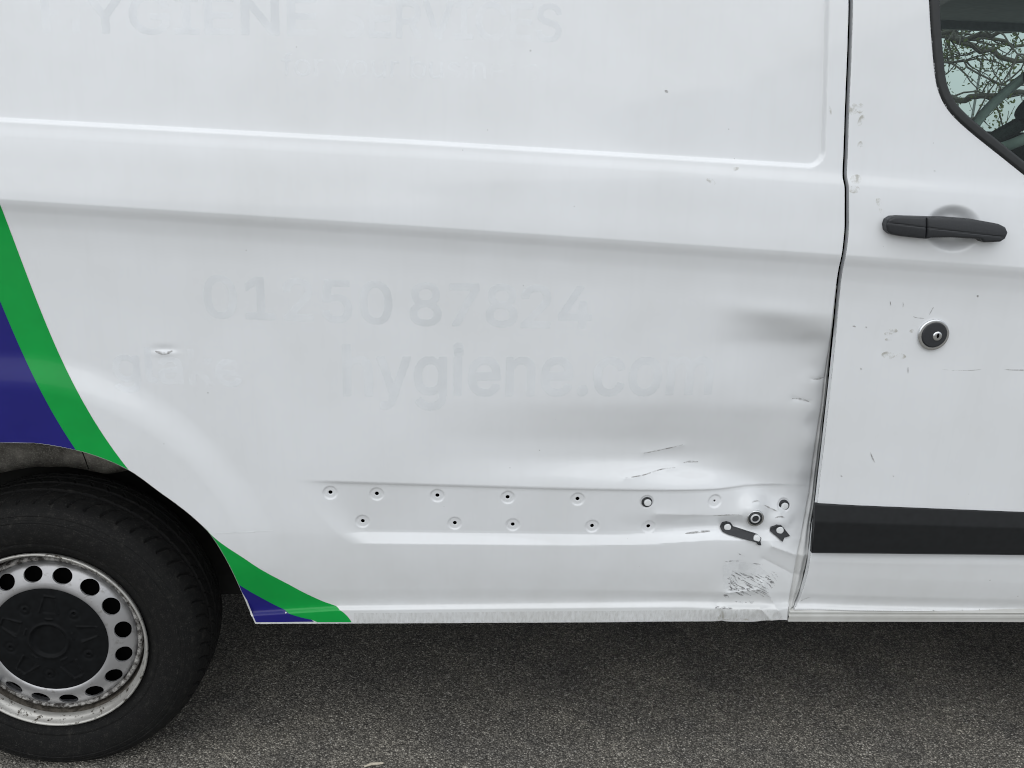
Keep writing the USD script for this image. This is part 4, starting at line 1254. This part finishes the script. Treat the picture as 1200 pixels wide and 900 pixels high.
rng = np.random.default_rng(4)
tree_root = far_pt((985, 300), 11.5); tree_root[2] = 0
tree = xf("budding_tree", loc=tree_root, label="bare tree with opening buds seen through the van's window", cat="tree")
limbs = []


def limb(pts, r0, r1):
    pts = np.array(pts) - tree_root
    d = np.r_[0, np.cumsum(np.linalg.norm(np.diff(pts, axis=0), axis=1))]
    s = np.linspace(0, d[-1], 18)
    q = np.stack([PchipInterpolator(d, pts[:, k])(s) for k in range(3)], -1)
    q[1:-1] += rng.normal(0, .018, (16, 3))
    limbs.append((q, np.linspace(r0, r1, 18) * .55))
    return q


fork = tree_root + [0, 0, 2.1]
trunk = np.array([tree_root, tree_root + [.03, 0, .7], tree_root + [-.02, .02, 1.4], fork]) - tree_root
obj("trunk", tube(trunk, [.19, .155, .14, .13], 14), "bark", tree)
fp = lambda px, d=11.5: far_pt(px, d)
limb([fork, fp((1095, 30)), fp((1130, 43), 11.2), fp((1165, 40), 11.0), fp((1215, 22), 10.8)], .09, .03)
limb([fork, fp((1098, 34)), fp((1125, 47), 11.8), fp((1160, 62), 12), fp((1225, 74), 12.4)], .085, .04)
limb([fork, fp((1100, 42)), fp((1140, 46), 12), fp((1180, 49), 12.3), fp((1230, 52), 12.6)], .05, .03)
limb([fork - [0, 0, .4], fp((1110, 118)), fp((1150, 115), 11), fp((1185, 112), 10.8), fp((1240, 100), 10.6)], .07, .045)
limb([fork - [0, 0, .5], fp((1120, 146), 11), fp((1150, 134), 10.8), fp((1168, 118), 10.6), fp((1190, 100), 10.5)], .05, .018)
limb([fork, fp((1090, 68)), fp((1120, 73), 12), fp((1150, 70), 12.2), fp((1180, 80), 12.4)], .03, .012)
limb([fork, fp((1120, 70), 11), fp((1150, 90), 10.8), fp((1180, 100), 10.6), fp((1215, 96), 10.4)], .028, .012)
limb([fork, fp((1130, 28), 10.8), fp((1160, 18), 10.6), fp((1200, -10), 10.4)], .05, .02)
limb([fork, fp((1110, 22), 11), fp((1135, 33), 10.8), fp((1160, 30), 10.6), fp((1180, 45), 10.4), fp((1205, 72), 10.3)], .03, .012)
limb([fork, fork + [.4, -.3, 1.2], fork + [.3, -.6, 2.6]], .09, .02)
limb([fork, fork + [-.7, .1, 1.1], fork + [-1.5, .3, 2.3]], .09, .02)
limb([fork, fork + [-.2, .6, 1.3], fork + [-.1, 1.2, 2.6]], .08, .02)
limb([fork, fork + [-1.1, -.3, .5], fork + [-2.1, -.5, 1.4]], .07, .02)
twigs, buds = [], []
for q, r in limbs:
    n_ = 8
    for _ in range(n_):
        k = rng.integers(4, 17)
        p0 = q[k]; dirn = q[min(k + 1, 17)] - q[k - 1]; dirn /= np.linalg.norm(dirn)
        dirn = dirn * .8 + rng.normal(0, .6, 3); dirn /= np.linalg.norm(dirn)
        L = rng.uniform(.2, .75)
        tp_ = [p0]
        for s_ in range(5):
            dirn = dirn + rng.normal(0, .28, 3) + [0, 0, .05]; dirn /= np.linalg.norm(dirn)
            tp_.append(tp_[-1] + dirn * L / 5)
            if s_ >= 1:
                buds.append((tp_[-1], dirn))
                if rng.random() < .75:
                    d2 = dirn + rng.normal(0, .8, 3); d2 /= np.linalg.norm(d2)
                    l2 = rng.uniform(.06, .22)
                    tw2 = [tp_[-1], tp_[-1] + d2 * l2 * .5, tp_[-1] + (d2 + rng.normal(0, .2, 3)) * l2]
                    twigs.append((tw2, [.005, .004, .003])); buds.append((tw2[-1], d2)); buds.append((tw2[1], d2))
        twigs.append((tp_, np.linspace(.011, .004, 6)))
for q, r in limbs:
    obj("limb", tube(q, r, 9), "bark", tree)
obj("twigs", join([tube(p, r, 4, caps=False) for p, r in twigs]), "bark", tree, smooth=False, kind="stuff")


def leaf_cloud(centres, per, spread, size, seed):
    g = np.random.default_rng(seed)
    V, F = [], []
    for c, _ in centres:
        for _k in range(per):
            o = c + g.normal(0, spread, 3)
            a = g.normal(0, 1, 3); a /= np.linalg.norm(a); b = np.cross(a, g.normal(0, 1, 3)); b /= np.linalg.norm(b)
            s = size * g.uniform(.6, 1.3); n0 = len(V)
            V += [o, o + a * s * .5 + b * s * .28, o + a * s, o + a * s * .5 - b * s * .28]
            F += [[n0, n0 + 1, n0 + 2], [n0, n0 + 2, n0 + 3]]
    return trimesh.Trimesh(V, F, process=False)


obj("young_leaves", leaf_cloud(buds, 2, .022, .042, 7), "leaf", tree, smooth=False, kind="stuff")

sh_root = far_pt((1150, 300), 15.0); sh_root[2] = 0
shrub = xf("budding_shrub", loc=sh_root, label="low budding shrub beyond the van's steering wheel", cat="shrub")
sh = []; sb = []
for k in range(60):
    a = rng.uniform(0, 2 * np.pi); sp = rng.uniform(.1, 1.0)
    p = [np.array([rng.normal(0, .1), rng.normal(0, .1), 0])]
    tgt = np.array([math.cos(a) * sp, math.sin(a) * sp, rng.uniform(1.0, 1.9) - .4 * sp])
    for s_ in range(1, 7):
        p.append(p[0] + (tgt - p[0]) * s_ / 6 * np.array([(s_ / 6) ** .4, (s_ / 6) ** .4, 1]) + rng.normal(0, .03, 3))
        if s_ > 1:
            sb += [(p[-1] + rng.normal(0, .07, 3), None) for _ in range(3)]
    sh.append(tube(p, np.linspace(.014, .004, 7), 5, caps=False))
obj("stems", join(sh), "bark", shrub, smooth=False, kind="stuff")
obj("young_leaves", leaf_cloud(sb, 3, .04, .05, 9), "leaf", shrub, smooth=False, kind="stuff")

lp = far_pt((1120, 250), 58.0); lp[2] = 0
head = far_pt((1128, 58), 58.0)
lamp = xf("street_lamp", loc=lp, label="slim street lamp standing far off behind the tree's branches", cat="street lamp")
hz_ = head[2]
obj("lamp_post", tube([(0, 0, 0), (0, 0, 1.2), (.02, 0, 1.25), (.05, 0, hz_)], [.10, .10, .075, .055], 12), "lamp_metal", lamp)
lh = bx(-.45, .28, -.16, .16, hz_, hz_ + .16, .05)
obj("lamp_head", lh, "lamp_metal", lamp, smooth=40)

# ------------------------------------------------------------------ small things on the ground
def ground_pt(px):
    d = ray([px])[0]; t = (GZ - CAM[2]) / d[2]
    return CAM + d * t


tw = ground_pt((437, 898))
t0 = tube([tw + [-.02, -.006, .004], tw + [-.004, .001, .006], tw + [.008, .003, .005], tw + [.024, .008, .003]], [.002, .0035, .0035, .0025], 8)
plain("pale_wood", (0.52, 0.47, 0.38), 0.8, var=0.3, scale=120)
plain("chip_stone", (0.26, 0.255, 0.24), 0.8, var=0.3, scale=60)
obj("twig", t0, "pale_wood", label="short pale twig lying on the asphalt at the bottom edge", cat="twig", smooth=50)
rg = np.random.default_rng(21)
V, F = [], []
ico = trimesh.creation.icosphere(0)
for k in range(700):
    c = ground_pt((rg.uniform(-60, 1260), 740 + 190 * rg.random() ** .8)); s = rg.uniform(.0010, .0024)
    if c[1] > 1.0:
        continue
    q = ico.vertices * s * rg.uniform(.6, 1.3, 3)
    q = q @ trimesh.transformations.random_rotation_matrix(rg.random(3))[:3, :3]
    F.append(ico.faces + len(V) * 12); V.append(q + c + [0, 0, s * .35])
obj("loose_grit", trimesh.Trimesh(np.vstack(V), np.vstack(F), process=False), "chip_stone", smooth=False, kind="stuff", label="loose pale grit scattered over the asphalt", cat="grit")
